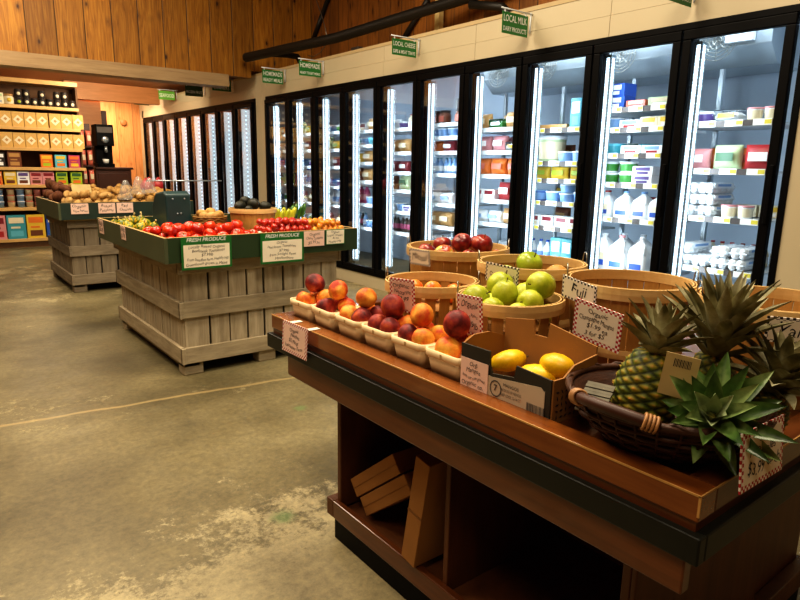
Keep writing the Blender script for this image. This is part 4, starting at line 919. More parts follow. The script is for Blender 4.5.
# front panel in y-z plane at X0: local x of polygon runs along -y (image left to right)
FM = frame_matrix((X0, Y1, 0), (0, -1, 0), (0, 0, 1))
poly = [(0, 0), (.249, 0), (.249, .090), (.160, .096), (.155, .070), (.095, .062), (.088, .078), (.086, .108), (0, .108)]
wall(poly, FM, .004, 'printblack', 'front_panel')
wall([(0, 0), (.134, 0), (.134, .12), (.06, .110), (.03, .090), (0, .090)], frame_matrix((X0, Y0, 0), (1, 0, 0), (0, 0, 1)), .004, 'cardboard', 'end_panel')
wall([(0, 0), (.134, 0), (.134, .104), (.1, .12), (.05, .12), (.0, .104)], frame_matrix((X1, Y1, 0), (-1, 0, 0), (0, 0, 1)), .004, 'cardboard', 'end_panel')
wall([(0, 0), (.249, 0), (.249, .145), (.165, .158), (.16, .125), (.125, .125), (.12, .158), (.0, .135)], frame_matrix((X1+.0, Y0, 0), (0, 1, 0), (0, 0, 1)), .004, 'cardboard', 'back_panel')
MB().box(X0, X1, Y0, Y1, 0, .004).build('carton_floor', 'cardboard', mb)
lb = MB(); lb.prism([(.025, .008), (.236, .008), (.236, .062), (.226, .070), (.095, .055), (.025, .06)], .001, FM @ Matrix.Translation((0, 0, .0042))); lab_o = lb.build('printed_label', 'labelpaper', mb)
lb = MB(); lb.prism([(.002, .012), (.085, .012), (.085, .078), (.002, .078)], .001, FM @ Matrix.Translation((0, 0, .0055))); lb.build('price_card', 'cardpink', mb)
vs, fs = text_mesh(['Org.', 'Mangos', 'from our own grower', 'Organic co.'], .075, .06, .2, 1); m = MB(); m.add([FM @ Vector((x+.043, y+.045, .0075)) for x, y, z in vs], fs)
vs, fs = text_mesh(['MANGOS', 'PRODUCE OF MEXICO', 'KEEP COOL 12-14 CT'], .06, .032, 0, 0); m.add([FM @ Vector((x+.150, y+.036, .0060)) for x, y, z in vs], fs)
for i in range(26): m.box(*[0]*0) if False else None
bx = .193
for i in range(16):
    w = rnd.choice((.0009, .0016, .0024)); m.add([FM @ Vector(p) for p in ((bx, .012, .006), (bx+w, .012, .006), (bx+w, .03, .006), (bx, .03, .006))], [(0, 1, 2, 3)]); bx += w+rnd.choice((.0008, .0016))
for i in range(20):
    a, b = 2*PI*i/20, 2*PI*(i+1)/20
    m.add([FM @ Vector((.108+q*math.cos(c), .033+q*1.1*math.sin(c), .006)) for q, c in ((.014, a), (.014, b), (.0165, b), (.0165, a))], [(0, 1, 2, 3)])
vs, fs = text_mesh(['7'], .02, .02, 0, 0, .02); m.add([FM @ Vector((x+.108, y+.033, .0062)) for x, y, z in vs], fs)
m.build('printing', 'inkgrey', mb)
# printed leaf pattern on the end panel
EM = frame_matrix((X0, Y0, 0), (1, 0, 0), (0, 0, 1)); m = MB()
for i in range(9):
    for j in range(5):
        a = rnd.uniform(0, PI); x, y = .012+i*.014, .012+j*.013
        dx, dy = .006*math.cos(a), .006*math.sin(a)
        m.add([EM @ Vector(p) for p in ((x-dx, y-dy, .0045), (x-dy*.35, y+dx*.35, .0045), (x+dx, y+dy, .0045), (x+dy*.35, y-dx*.35, .0045))], [(3, 2, 1, 0)])
m.build('leaf_print', 'printblack', mb)
mg = MB(); mg.lathe([(.0001, -1), (.35, -.93), (.7, -.65), (.93, -.2), (.97, .2), (.82, .62), (.5, .9), (.2, 1.02), (.0001, 1.03)], 20, ay=.82)
mg.v = [(x+.18*z*z, y, z*1.35) for x, y, z in mg.v]
fproto('mango', 'mango', 'mango', mg, 'mango', [('stem', stem_mb(1.30, .22, .07), 'stem')])
place('mango', (1.008, .893, .832), (R(78), R(10), R(55)), .031, 'yellow mango with its stem end up at the peach side of the carton')
place('mango', (0.993, .800, .826), (R(88), R(0), R(8)), .032, 'long yellow mango lying along the front of the carton'); place('mango', (1.022, .775, .852), (R(86), R(5), R(-15)), .032, 'yellow mango lying behind the long one against the carton back')
place('mango', (0.983, .742, .797), (R(88), R(0), R(-80)), .025, 'small yellow mango low at the pineapple side of the carton')

# ------------------------------------------------------------------ pineapple basket
def ell(rx, ry, z, n=40, dz=0): return [(rx*math.cos(2*PI*i/n), ry*math.sin(2*PI*i/n), z+dz*math.cos(4*PI*i/n)) for i in range(n)]
wb = thing('wicker_basket', 'dark oval wicker basket of pineapples with wrapped side handles', 'basket', (1.024, .535, DK), 0)
w = MB(); rings = []
for z, k in ((0, .52), (.012, .585), (.03, .74), (.05, .86), (.07, .95), (.088, .99)): rings.append(ell(.152*k, .170*k, z))
for z, k in ((.088, .965), (.05, .83), (.02, .62), (.006, .5)): rings.append(ell(.152*k, .170*k, z))
w.loft(rings, capt=True); w.build('woven_body', 'wicker', wb)
st = MB()
for i in range(30):
    a = 2*PI*i/30
    st.tube([(.154*k*math.cos(a), .172*k*math.sin(a), z) for z, k in ((.005, .55), (.03, .75), (.06, .91), (.09, 1.0))], .0028, 5)
st.build('wicker_spoke_weave', 'wicker', wb)
wv = MB()
for j, (z, k) in enumerate(((.016, .62), (.027, .72), (.038, .79), (.049, .86), (.060, .91), (.071, .955))):
    wv.tube([((.152*k+.0035*math.sin(15*2*PI*i/120+PI*j))*math.cos(2*PI*i/120), (.170*k+.0035*math.sin(15*2*PI*i/120+PI*j))*math.sin(2*PI*i/120), z) for i in range(120)], .0042, 5, closed=True)
wv.build('wicker_weave', 'wicker', wb)
rm = MB(); rm.tube(ell(.153, .171, .092, 60), .0075, 8, closed=True); rm.tube([(x*(1+.02*math.sin(i*1.3)), y*(1+.02*math.sin(i*1.3)), z+.005*math.cos(i*1.3)) for i, (x, y, z) in enumerate(ell(.154, .172, .095, 90))], .0035, 6, closed=True)
rm.build('rim', 'wicker', wb)
for s_ in (0, PI):
    h = MB(); pts = []
    for i in range(13):
        u = -1+2*i/12; a = PI*.99+s_+u*.46; q = 1.05+.08*(1-u*u)
        pts.append((.153*q*math.cos(a), .171*q*math.sin(a), .096+.012*(1-u*u)))
    h.tube(pts, .0105, 8); ho = h.build('handle', 'brown', wb)
    for j in (1, 11):
        g = MB()
        p0 = Vector(pts[j]); d = (Vector(pts[j+1])-Vector(pts[j-1])).normalized()
        for q in (-.009, -.003, .003, .009):
            c = p0+d*q; n1 = d.orthogonal().normalized(); n2 = d.cross(n1)
            g.tube([c+n1*.0125*math.cos(2*PI*k/12)+n2*.0125*math.sin(2*PI*k/12) for k in range(12)], .0028, 5, closed=True)
        g.build('binding', 'wrap', ho)
# pineapples
def pine_mat():
    m, nt, out = _nt('pineapple rind'); b = princ(nt, out, .55, 0, .35)
    at = nt.nodes.new('ShaderNodeAttribute'); at.attribute_name = 'eye'
    r = ramp(nt, [(0, hexc('1c200a')), (.3, hexc('50541c')), (.6, hexc('85832e')), (.85, hexc('b08e40')), (1, hexc('b99a5c'))]); nt.links.new(at.outputs['Fac'], r.inputs[0])
    nz = _n(nt, 'ShaderNodeTexNoise', Scale=42.0, Detail=4.0); nt.links.new(coords(nt), nz.inputs[0])
    r2 = ramp(nt, [(.36, (.45, .62, .42, 1)), (.5, (.95, .95, .75, 1)), (.64, (1.35, 1.05, .75, 1))]); nt.links.new(nz.outputs[0], r2.inputs[0])
    mx = _n(nt, 'ShaderNodeMix', data_type='RGBA', blend_type='MULTIPLY'); mx.inputs[0].default_value = 1; nt.links.new(r.outputs[0], mx.inputs[6]); nt.links.new(r2.outputs[0], mx.inputs[7])
    nt.links.new(mx.outputs[2], b.inputs['Base Color']); return m
MT['rind'] = pine_mat()
def pine_body(r, h):
    m = MB(); seg = 96; n = 64; vs = []; eye = []
    for i in range(n+1):
        t = i/n; z = h*t; pr = (math.sin(PI*(.09+.82*t)))**.42*(1-.10*t)
        if i in (0, n): pr *= .5
        for k in range(seg):
            a = 2*PI*k/seg
            u = (a*9/(2*PI) + t*8.5); v = (a*9/(2*PI) - t*8.5)
            fu, fv = abs((u % 1)-.5)*2, abs((v % 1)-.5)*2
            e = (1-max(fu, fv)**2.2); tip = max(0, 1-((fu**2+fv**2)**.5)/.28)
            rr = r*pr*(1+.06*e+.10*tip); vs.append((rr*math.cos(a), rr*math.sin(a), z+.0015*tip)); eye.append(min(1, .75*e+.5*tip))
    fs = [(i*seg+k, i*seg+(k+1) % seg, (i+1)*seg+(k+1) % seg, (i+1)*seg+k) for i in range(n) for k in range(seg)]
    fs += [tuple(reversed(range(seg))), tuple(range(n*seg, (n+1)*seg))]
    m.add(vs, fs, 0, True); return m, eye
def crown_mb(seed, n, L, spread, curl, w=.014, mi_fn=None, bias=None):
    rr = random.Random(seed); m = MB()
    for i in range(n):
        t = i/(n-1); ga = i*2.39996+rr.uniform(-.2, .2); z0 = .055*L/.13*t
        out = spread*(1-t)**.8+.08+rr.uniform(-.06, .06); ln = L*(.50+.5*math.sin(PI*(.25+.6*t)))*rr.uniform(.85, 1.15)
        if bias is not None: ln *= 1+.38*math.cos(ga-bias)*(1-t)
        W = w*(1.15-.35*t)*rr.uniform(.85, 1.1); ang = out; p = Vector((.012*(1-t*.7), 0, z0)); rows = []
        ns = 8
        for j in range(ns+1):
            s_ = j/ns; hw = W*math.sin(PI*(.25+.75*s_))**.9 if j < ns else 0
            d = Vector((math.sin(ang), 0, math.cos(ang))); nrm = Vector((math.cos(ang), 0, -math.sin(ang)))
            rows.append((p+Vector((0, hw, 0))-nrm*hw*.35, p+nrm*0.0012+nrm*hw*.25, p+Vector((0, -hw, 0))-nrm*hw*.35))
            p = p+d*ln/ns; ang += curl*rr.uniform(.6, 1.4)/ns*(1-t*.6)
        Rz = Matrix.Rotation(ga, 3, 'Z'); vs = [Rz @ q for row in rows for q in row]
        fs = []
        for j in range(ns): fs += [(j*3, j*3+1, j*3+4, j*3+3), (j*3+1, j*3+2, j*3+5, j*3+4)]
        m.add(vs, fs, (mi_fn(t) if mi_fn else 0), True)
    return m
def pineapple(label, base, axis, r, h, crown, mats, twist=0, toward=None):
    t = thing('pineapple', label, 'pineapple'); q = Vector(axis).normalized().to_track_quat('Z', 'Y')
    t.rotation_mode = 'QUATERNION'; t.rotation_quaternion = q @ Euler((0, 0, twist)).to_quaternion(); t.location = base
    m, eye = pine_body(r, h); o = m.build('rind', 'rind', t)
    at = o.data.attributes.new('eye', 'FLOAT', 'POINT'); at.data.foreach_set('value', eye)
    if toward:
        lv = t.rotation_quaternion.inverted() @ Vector(toward); crown = dict(crown, bias=math.atan2(lv.y, lv.x))
    c = crown_mb(**crown); c.v = [(x, y, z+h-.006) for x, y, z in c.v]; c.build('crown', mats, t)
    return t
pineapple('plump green and gold pineapple standing at the mango side of the basket', (1.018, .578, DK+.012), (.10, -.10, 1), .059, .155, dict(seed=3, n=34, L=.088, spread=.85, curl=.55, w=.013), ['leafgrey'])
pineapple('pineapple at the back of the basket with the tallest upright crown', (1.130, .520, DK+.014), (0, -.12, 1), .048, .145, dict(seed=5, n=46, L=.135, spread=.66, curl=.6, w=.014), ['leafgrey'])
pineapple('pineapple lying down with its glossy green crown towards the aisle', (1.052, .468, DK+.040), (-.74, -.38, .54), .040, .10, dict(seed=9, n=38, L=.092, spread=1.4, curl=.5, w=.015, mi_fn=lambda t: 1 if t > .84 else 0), ['leaf', 'leafpale'], 1.0, (.3, -.9, .35))
pineapple('pineapple at the table end with a drooping dry crown', (1.128, .420, DK+.03), (.10, -.2, 1), .040, .09, dict(seed=12, n=36, L=.10, spread=1.1, curl=1.0, w=.014), ['leafgrey'])
tg = thing('paper_tag', 'small tan barcode tag stuck among the pineapples', 'tag'); M = frame_matrix((.958, .478, .935), (.42, -.9, -.12), (-.15, .05, 1)); tg.rotation_mode = 'QUATERNION'; tg.location = M.translation; tg.rotation_quaternion = M.to_quaternion()
MB().box(-.026, .026, -.05, .026, -.0005, .0005).build('tag_card', 'paleleaf', tg)
m = MB(); x = -.012
for i in range(12):
    w_ = rnd.choice((.0008, .0014)); m.box(x, x+w_, .004, .018, .0006, .0009); x += w_+.0012
m.build('barcode_print', 'ink', tg)
gp = MB()
for i in range(9): gp.box(-.035+i*.008, -.035+i*.008+.0065, -.026, .026, 0, .004+.0015*(i % 2))
tag(gp.build('foam_pad', 'greypad', loc=(.945, .622, .842)), 'ribbed grey foam pad inside the pineapple basket', 'packing pad'); bpy.data.objects['foam_pad'].rotation_euler = (R(0), R(-32), R(15))

# ------------------------------------------------------------------ cards on the table
def cardsign(label, o, r, u, w, h, lines, border, weights=None, bw=.010, card=None):
    return sign('price_card', label, 'sign', w, h, frame_matrix(o, r, u), lines, border=border, bw=bw, card=card or ('cardpink' if border == 'red check' else 'card'), weights=weights, shear=.2)
cardsign('red checked price card for peaches taped to the table edge', (.853, 1.598, .742), (.02, -1, 0), (.06, 0, 1), .145, .095, ['Organic', 'Peaches', '$5.99/qt', 'Lancaster Farm'], 'red check')
cardsign('red checked price card on the nectarine basket', (1.022, 1.296, .910), (.323, -.947, 0), (-.10, -.03, 1), .080, .094, ['Organic', 'Nectarine', '$3.99', 'lb'], 'red check', bw=.008)
cardsign('red checked price card on the pear basket', (1.026, 1.038, .906), (.107, -.994, 0), (-.10, -.01, 1), .078, .098, ['Organic', 'Bartlett Pears', '$3.99lb'], 'red check', bw=.008)
cardsign('black checked card reading Macoun on the red apple basket', (1.279, 1.535, .966), (.13, -.99, 0), (-.10, -.01, 1), .090, .052, ['Macoun'], 'black check', bw=.006)
cardsign('black checked card reading Granny Smith on the green apple basket', (1.274, 1.169, .964), (.236, -.972, -.08), (-.10, -.02, 1), .104, .054, ['Granny Smith'], 'black check', bw=.006)
cardsign('black checked card reading Fuji on the empty basket rim', (1.240, .887, .966), (-.147, -.989, -.12), (-.12, .02, 1), .112, .056, ['Fuji'], 'black check', bw=.006)
cardsign('red checked price card for champagne mangoes behind the carton', (1.205, .806, .905), (0, -1, -.14), (-.14, 0, 1), .128, .096, ['Organic', 'Champagne Mangos', '$1.99 ea', '3 for $5'], 'red check', card='card')
cardsign('black checked card on the basket behind the pineapples', (1.325, .447, .952), (.504, -.864, 0), (-.10, -.06, 1), .098, .053, ['Var.'], 'black check', bw=.006)
cardsign('red checked price card for pineapples at the table end', (1.008, .358, .822), (1, 0, -.03), (-.12, .10, 1), .152, .094, ['Org.', 'Pineapples', '$3.99 each'], 'red check', card='card', weights=[.6, 1, 1.3])
for yy in (1.65, 1.545):
    tag(MB().box(.868, .905, yy-.011, yy+.011, .7812, .7819).build('tape_strip', 'offwhite'), 'strip of pale tape holding the peach card, %s end' % ('bin side' if yy > 1.6 else 'pineapple side'), 'tape')

# ================================================================== PRODUCE BINS
def bin_(name, label, x0, x1, y0, y1, ztop, wood_, rail, tray_label, lit, dark, tz0, tz1, ov):
    cx, cy = (x0+x1)/2, (y0+y1)/2
    t = thing(name, label, 'bin', (cx, cy, 0))
    def P(mb, nm, mt, bv=.004):
        o = mb.build(nm, mt, t, bevel=bv); o.location = (-cx, -cy, 0); return o
    zb = .12
    def slats(axis, a, b, c, thick, s_):
        n = 8 if axis == 'x' else 11; m = MB(); p = a; c += 0
        ws = [rnd.uniform(.8, 1.2) for _ in range(n)]; tot = sum(ws); L = b-a
        for w in ws:
            ww = L*w/tot; g = rnd.choice((.006, .009, .014, .018)); j = rnd.uniform(-.004, .004)
            if axis == 'x': m.box(p+g/2, p+ww-g/2, min(c, c+s_*thick)+j*s_, max(c, c+s_*thick)+j*s_, zb, ztop)
            else: m.box(min(c, c+s_*thick)+j*s_, max(c, c+s_*thick)+j*s_, p+g/2, p+ww-g/2, zb, ztop)
            p += ww
        return m
    P(slats('x', x0+.02, x1-.02, y0+.02, .018, 1), 'plank_wall', wood_, .002); P(slats('x', x0+.02, x1-.02, y1-.02, .018, -1), 'plank_wall', wood_, .002)
    P(slats('y', y0+.02, y1-.02, x0+.02, .018, 1), 'plank_wall', wood_, .002); P(slats('y', y0+.02, y1-.02, x1-.02, .018, -1), 'plank_wall', wood_, .002)
    P(MB().box(x0+.045, x1-.045, y0+.045, y1-.045, zb-.02, ztop-.02), 'liner', 'dark', 0)
    for z0, z1 in ((.355, .455), (.075, .175), (ztop-.07, ztop)):
        P(MB().box(x0-.004, x1+.004, y0, y0+.02, z0, z1), 'rail', rail); P(MB().box(x0-.004, x1+.004, y1-.02, y1, z0, z1), 'rail', rail)
        P(MB().box(x0-.004, x0+.02, y0-.006, y1+.006, z0+.0, z1), 'rail', rail); P(MB().box(x1-.02, x1, y0-.006, y1+.006, z0, z1), 'rail', rail)
    for (px, py) in ((x0+.07, y0+.07), (x1-.07, y0+.07), (x0+.07, y1-.07), (x1-.07, y1-.07), (cx, y0+.07), (cx, y1-.07)):
        P(MB().box(px-.06, px+.06, py-.05, py+.05, 0, .075), 'foot', rail, .006)
    P(MB().box(x0+.01, x0+.11, y0+.02, y1-.02, .05, .075).box(x1-.11, x1-.01, y0+.02, y1-.02, .05, .075), 'runner_plank', rail)
    a0, a1, b0, b1 = x0-ov, x1+ov, y0-.07, y1+.07; c2 = ((a0+a1)/2, (b0+b1)/2)
    tr = thing('produce_tray', tray_label, 'tray', (*c2, tz0))
    def Q(mb, nm, mt, bv=.002):
        o = mb.build(nm, mt, tr, bevel=bv); o.location = (-c2[0], -c2[1], -tz0); return o
    def brd(*bx):
        return MB().box(*bx[:4], tz0, tz1-.0015, 0).box(bx[0]+.001, bx[1]-.001, bx[2]+.001, bx[3]-.001, tz1-.0015, tz1, 1)
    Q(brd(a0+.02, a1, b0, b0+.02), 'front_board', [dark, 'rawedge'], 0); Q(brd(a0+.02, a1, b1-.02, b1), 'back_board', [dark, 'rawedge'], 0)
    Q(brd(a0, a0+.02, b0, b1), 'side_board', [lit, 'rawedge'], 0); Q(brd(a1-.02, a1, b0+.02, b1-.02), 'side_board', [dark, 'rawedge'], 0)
    Q(MB().box(a0+.02, a1-.02, b0+.02, b1-.02, tz0+.04, tz0+.055), 'deck', 'dark')
    Q(MB().box(a0+.05, a1-.05, b0+.05, b0+.09, ztop+.001, tz0+.04).box(a0+.05, a1-.05, b1-.09, b1-.05, ztop+.001, tz0+.04), 'bearer', 'rawedge')
    return t
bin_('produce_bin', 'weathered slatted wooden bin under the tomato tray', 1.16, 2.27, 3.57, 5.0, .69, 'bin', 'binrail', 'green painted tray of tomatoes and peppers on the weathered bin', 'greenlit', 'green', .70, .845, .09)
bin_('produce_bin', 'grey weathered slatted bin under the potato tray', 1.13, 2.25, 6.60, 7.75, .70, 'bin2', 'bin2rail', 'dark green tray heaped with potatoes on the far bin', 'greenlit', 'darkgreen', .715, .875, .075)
D1 = .757; D2 = .772
# card and sign boards on the tray fronts
for lab, xc, zc, lines, hd_ in (('green framed produce sign for beefsteak tomatoes', 1.307, .752, ['Locally Raised Organic', 'Beefsteak Tomatoes', '$7.99lb', 'From Steadfast Farm, Healthy Hill', 'Greenhouse grown in Maine'], 1), ('green framed produce sign for heirloom tomatoes', 1.79, .748, ['Organic', 'Heirloom Tomatoes', '$7.99lb', 'from Sunlight Farm', 'Moultonboro'], 1)):
    sign('produce_sign', lab, 'sign', .298, .188, frame_matrix((xc, 3.488, zc), (1, 0, 0), (0, -.03, 1)), lines, border='signgreen', bw=.013, card='card', head=('FRESH PRODUCE', .032), shear=.2)
sign('price_card', 'pink price card on the green tray beside the heirloom sign', 'sign', .15, .098, frame_matrix((2.018, 3.490, .793), (1, 0, 0), (0, -.03, 1)), ['Organic', 'Cherry Tomatoes', '$5.99 pt'], border='cardpink', bw=.006, card='cardpink')
sign('price_card', 'green edged price card at the cooler end of the tray front', 'sign', .145, .10, frame_matrix((2.178, 3.490, .796), (1, 0, 0), (0, -.03, 1)), ['Organic', 'Sungold Tomatoes', '$5.99', 'Healthy Hill'], border='signgreen', bw=.005, card='card')
sign('price_card', 'small pink card on the end of the green tray by its far corner', 'sign', .13, .10, frame_matrix((1.066, 4.93, .79), (0, -1, 0), (-.03, 0, 1)), ['Squash', '$2.99'], card='cardpink'); sign('price_card', 'small pink card on the end of the green tray, middle', 'sign', .11, .09, frame_matrix((1.066, 4.33, .80), (0, -1, 0), (-.03, 0, 1)), ['Gourds', '$1.99'], card='cardpink')
for xc, l, tx in ((1.236, 'by its outer corner', ['Organic', 'Yellow Potatoes']), (1.475, 'second from the outer corner', ['Russet', 'Potatoes']), (1.64, 'beside the teal dispenser', ['Red', 'Onions'])):
    sign('price_card', 'pink card on the front of the potato tray, '+l, 'sign', .152, .098, frame_matrix((xc, 6.520, .818), (1, 0, 0), (0, -.03, 1)), tx, border='cardpink', bw=.006, card='cardpink')
# tomatoes and friends
def tomato_mb():
    m = MB(); prof = []
    for i in range(13):
        t = PI*i/12; r = math.sin(t)**.85; z = -math.cos(t)*.78; z -= .18*math.exp(-(r/.3)**2)*(1 if z > 0 else 0); prof.append((max(r, .0001), z))
    m.lathe(prof, 20, fn=lambda a, t: 1+.05*math.cos(5*a)*t); return m
cal = MB()
for i in range(5):
    a = 2*PI*i/5; cal.add([(0, 0, .62), (.22*math.cos(a-.35), .22*math.sin(a-.35), .66), (.5*math.cos(a), .5*math.sin(a), .72), (.22*math.cos(a+.35), .22*math.sin(a+.35), .66)], [(0, 1, 2, 3)])
cal.tube([(0, 0, .6), (.02, 0, .85)], .05, 5)
fproto('tomato', 'tomato', 'tomato', tomato_mb(), 'tomato', [('calyx', cal, 'stemgreen')])
ball = MB(); ball.lathe([(max(.0001, math.sin(PI*i/8)), -math.cos(PI*i/8)*.95) for i in range(9)], 12)
single('cherry', 'cherry_tomato', 'tomato', ball, 'cherry'); single('ycherry', 'yellow_tomato', 'tomato', ball, 'yellowtom')
def heap(key, x0, x1, y0, y1, z, r, layers, label, group, tilt=40, jit=.18, zf=None, squash=.8, nmax=999, shrink=1.0, sp=1.0, k=1.05):
    P = []
    for L in range(layers):
        ins = r*1.0*L*shrink; row = 0; y = y0+ins+(r if L % 2 else 0)
        while y < y1-ins*.3:
            x = x0+ins+(r if (row+L) % 2 else 0)
            while x < x1-ins:
                if len(P) < nmax:
                    s_ = rnd.uniform(.86, 1.08)*r
                    P.append((x+rnd.uniform(-jit, jit)*r, y+rnd.uniform(-jit, jit)*r, z+r*squash+L*r*1.35*sp+(zf(x, y) if zf else 0)+rnd.uniform(-.1, .15)*r, s_))
                x += 2.06*r*sp
            y += 1.9*r*sp; row += 1
    Q = relax([(x, y, z_-(zf(x, y) if zf else 0), s_) for x, y, z_, s_ in P], 25, z+(.0 if squash < 1 else .1*r), (x0-r*.3, x1+r*.6, y0-r*.05, y1+r), k=k)
    for x, y, z_, s_ in Q:
        place(key, (x, y, z_+(zf(x, y) if zf else 0)), (R(rnd.uniform(-tilt, tilt)), R(rnd.uniform(-tilt, tilt)), rnd.uniform(0, 6)), s_, label, group)
heap('tomato', 1.112, 1.63, 3.555, 4.03, D1+.026, .040, 1, 'plump red beefsteak tomato heaped in the green tray corner', 'beefsteak tomatoes in the tray corner', jit=.2)
for i, (x, y) in enumerate(((1.22, 3.70), (1.315, 3.645), (1.41, 3.70), (1.50, 3.64), (1.30, 3.745), (1.585, 3.70), (1.20, 3.83))):
    place('tomato', (x, y, D1+.118+.004*(i % 3)), (R(rnd.uniform(-30, 30)), R(rnd.uniform(-30, 30)), rnd.uniform(0, 6)), .039, 'red beefsteak tomato resting on top of the heap, %s along it' % ORD[i], 'tomatoes on top of the heap')
heap('tomato', 1.635, 1.71, 3.60, 3.68, D1+.035, .036, 1, 'red tomato in the single row beside the beefsteak heap', 'tomatoes between the heaps', nmax=1)
rz = MB().box(1.12, 1.66, 3.545, 3.60, D1, D1+.018); tag(rz.build('riser_board', 'dark'), 'dark board under the front row of beefsteak tomatoes', 'board')
fl = thing('produce_flat', 'shallow wooden flat under the small tomatoes in the green tray', 'tray', (2.03, 3.68, D1)); m = MB().box(-.315, .285, -.145, .22, 0, .012); m.build('flat_base', 'rawedge', fl); m = MB().box(-.325, -.315, -.15, .225, 0, .068).box(.285, .295, -.15, .225, 0, .06).box(-.315, .285, .215, .225, 0, .06).box(-.315, .285, -.15, -.14, 0, .066); m.build('flat_rim', 'hoop', fl)
MB().box(-.313, .283, -.138, .213, .02, .058).build('paper_liner', 'offwhite', fl)
heap('cherry', 1.730, 2.03, 3.552, 3.80, D1+.070, .0225, 2, 'small red heirloom tomato in the heap over the sign', 'small red tomatoes in the flat', jit=.4)
heap('ycherry', 2.055, 2.305, 3.552, 3.86, D1+.062, .0205, 2, 'small yellow orange tomato in the heap at the cooler end', 'small yellow tomatoes in the flat', jit=.4)
# avocados
basket('splint_basket', 'tall splint basket of avocados standing in the green tray', (1.865, 4.07, D1), .163, .20, gap=.03, n=24, wires=False)
av = MB(); av.lathe([(.0001, -1), (.5, -.9), (.9, -.5), (1, 0), (.88, .45), (.62, .9), (.35, 1.15), (.0001, 1.22)], 16)
fproto('avocado', 'avocado', 'avocado', av, 'avocado', [('stem', MB().tube([(0, 0, 1.18), (0, 0, 1.28)], .12, 6), 'stem')])
AV = [(1.80, 4.04, .968, .040), (1.865, 4.10, 1.000, .036), (1.895, 4.03, .975, .042), (1.845, 4.00, .955, .026), (1.96, 4.05, .968, .037), (2.005, 4.09, .965, .034), (1.93, 4.14, .985, .034)]
AV = relax([(x-.035, y, z, r) for x, y, z, r in AV], 80, .927, cyl=(1.865, 4.07, .148), k=1.12)
for (x, y, z, r), l in zip(AV, ['big dark avocado at the potato basket side', 'dark avocado on top at the back', 'dark avocado in the middle of the heap', 'small dark avocado low at the front rim', 'dark avocado beside the middle one', 'dark avocado at the cooler side rim', 'dark avocado hidden behind the middle of the heap']):
    place('avocado', (x, y, z), (R(80), R(rnd.uniform(-30, 30)), rnd.uniform(0, 6)), r, l)
tag(MB().lathe([(.0001, 0), (.142, 0), (.142, -.004), (.0001, -.004)], 28).build('basket_liner', 'cardboarddim', loc=(1.865, 4.07, .925)), 'brown card liner under the avocados', 'basket liner')
# wicker potato basket
wk = thing('wicker_bowl', 'round light wicker bowl of potatoes in the green tray', 'basket', (1.615, 4.22, D1))
m = MB(); m.lathe([(.075, 0), (.092, .03), (.104, .08), (.112, .14), (.104, .14), (.09, .09), (.0001, .085)], 32); m.build('woven_body', 'wickerlight', wk)
m = MB()
for j in range(12): m.tube([((.083+.029*(j/11)**.7+.003*math.sin(12*a+PI*j))*math.cos(a), (.083+.029*(j/11)**.7+.003*math.sin(12*a+PI*j))*math.sin(a), +.012+.0115*j) for a in [2*PI*i/96 for i in range(96)]], .005, 5, closed=True)
m.build('wicker_weave', 'wickerlight', wk)
pot = MB(); pot.lathe([(max(.0001, math.sin(PI*i/10)**.8), -math.cos(PI*i/10)*1.25) for i in range(11)], 14, ay=.85, fn=lambda a, t: 1+.05*math.sin(3*a+4*t))
single('potato', 'potato', 'potato', pot, 'potato'); single('spud', 'pale_potato', 'potato', pot, 'spud'); single('darkspud', 'sweet_potato', 'sweet potato', pot, 'darkspud')
for (k, x, y, z, r), l in zip([('spud', 1.56, 4.19, .905, .032), ('spud', 1.605, 4.16, .905, .032), ('potato', 1.660, 4.18, .91, .034), ('potato', 1.575, 4.26, .915, .033), ('potato', 1.635, 4.26, .925, .033), ('spud', 1.685, 4.25, .905, .03)], ['pale potato at the dispenser side of the wicker bowl', 'pale potato at the front of the wicker bowl', 'brown potato at the front of the wicker bowl', 'brown potato on top at the dispenser side of the bowl', 'brown potato on top at the avocado side of the bowl', 'pale potato at the avocado side rim of the bowl']):
    place(k, (x, y, z), (R(85), R(rnd.uniform(-20, 20)), rnd.uniform(0, 6)), r, l)
# bag dispenser
td = thing('bag_dispenser', 'dark teal metal bag dispenser standing in the green tray', 'dispenser', (1.43, 4.46, D1))
m = MB(); m.prism([(-.16, 0), (.16, 0), (.16, .20), (.07, .29), (-.10, .31), (-.16, .29)], .17, frame_matrix((-.085, 0, 0), (0, 1, 0), (0, 0, 1))); m.build('housing', 'teal', td, bevel=.012)
m = MB()
for x, z in ((-.04, .26), (.04, .26), (-.012, .16), (.012, .16), (-.03, .05), (.05, .05)): m.lathe([(.006, 0), (.006, .003), (.0001, .004)], 10, M=frame_matrix((x, -.163, z), (1, 0, 0), (0, 0, 1)))
m.build('rivet', 'steel', td)
for x in (-.02, .055): MB().tube([(x, .06, .30), (x, .06, .375)], .008, 8).build('post', 'pipe', td)
MB().tube([(-.14, .06, .375), (.40, .06, .375)], .0045, 8).build('rod', 'steel', td)
def baggie(label, x, y, z, h):
    m = MB(); rings = []
    for i in range(7):
        t = i/6; w = .012+.05*t*(1.2-t*.5)
        rings.append([(x+w*math.cos(2*PI*k/10)*(1+.3*math.sin(3*k+i)), y+w*.7*math.sin(2*PI*k/10), z-h*t) for k in range(10)])
    m.loft(rings, capb=True, capt=True); tag(m.build('plastic_bag', 'film'), label, 'plastic bag')
baggie('clear plastic bag drooping from the rod end by the pine wall side', 1.15, 4.52, 1.135, .13); baggie('clear plastic bag hanging next to the drooping end bag', 1.235, 4.52, 1.16, .12); baggie('clear plastic bag gathered over the dispenser', 1.31, 4.52, 1.15, .10)
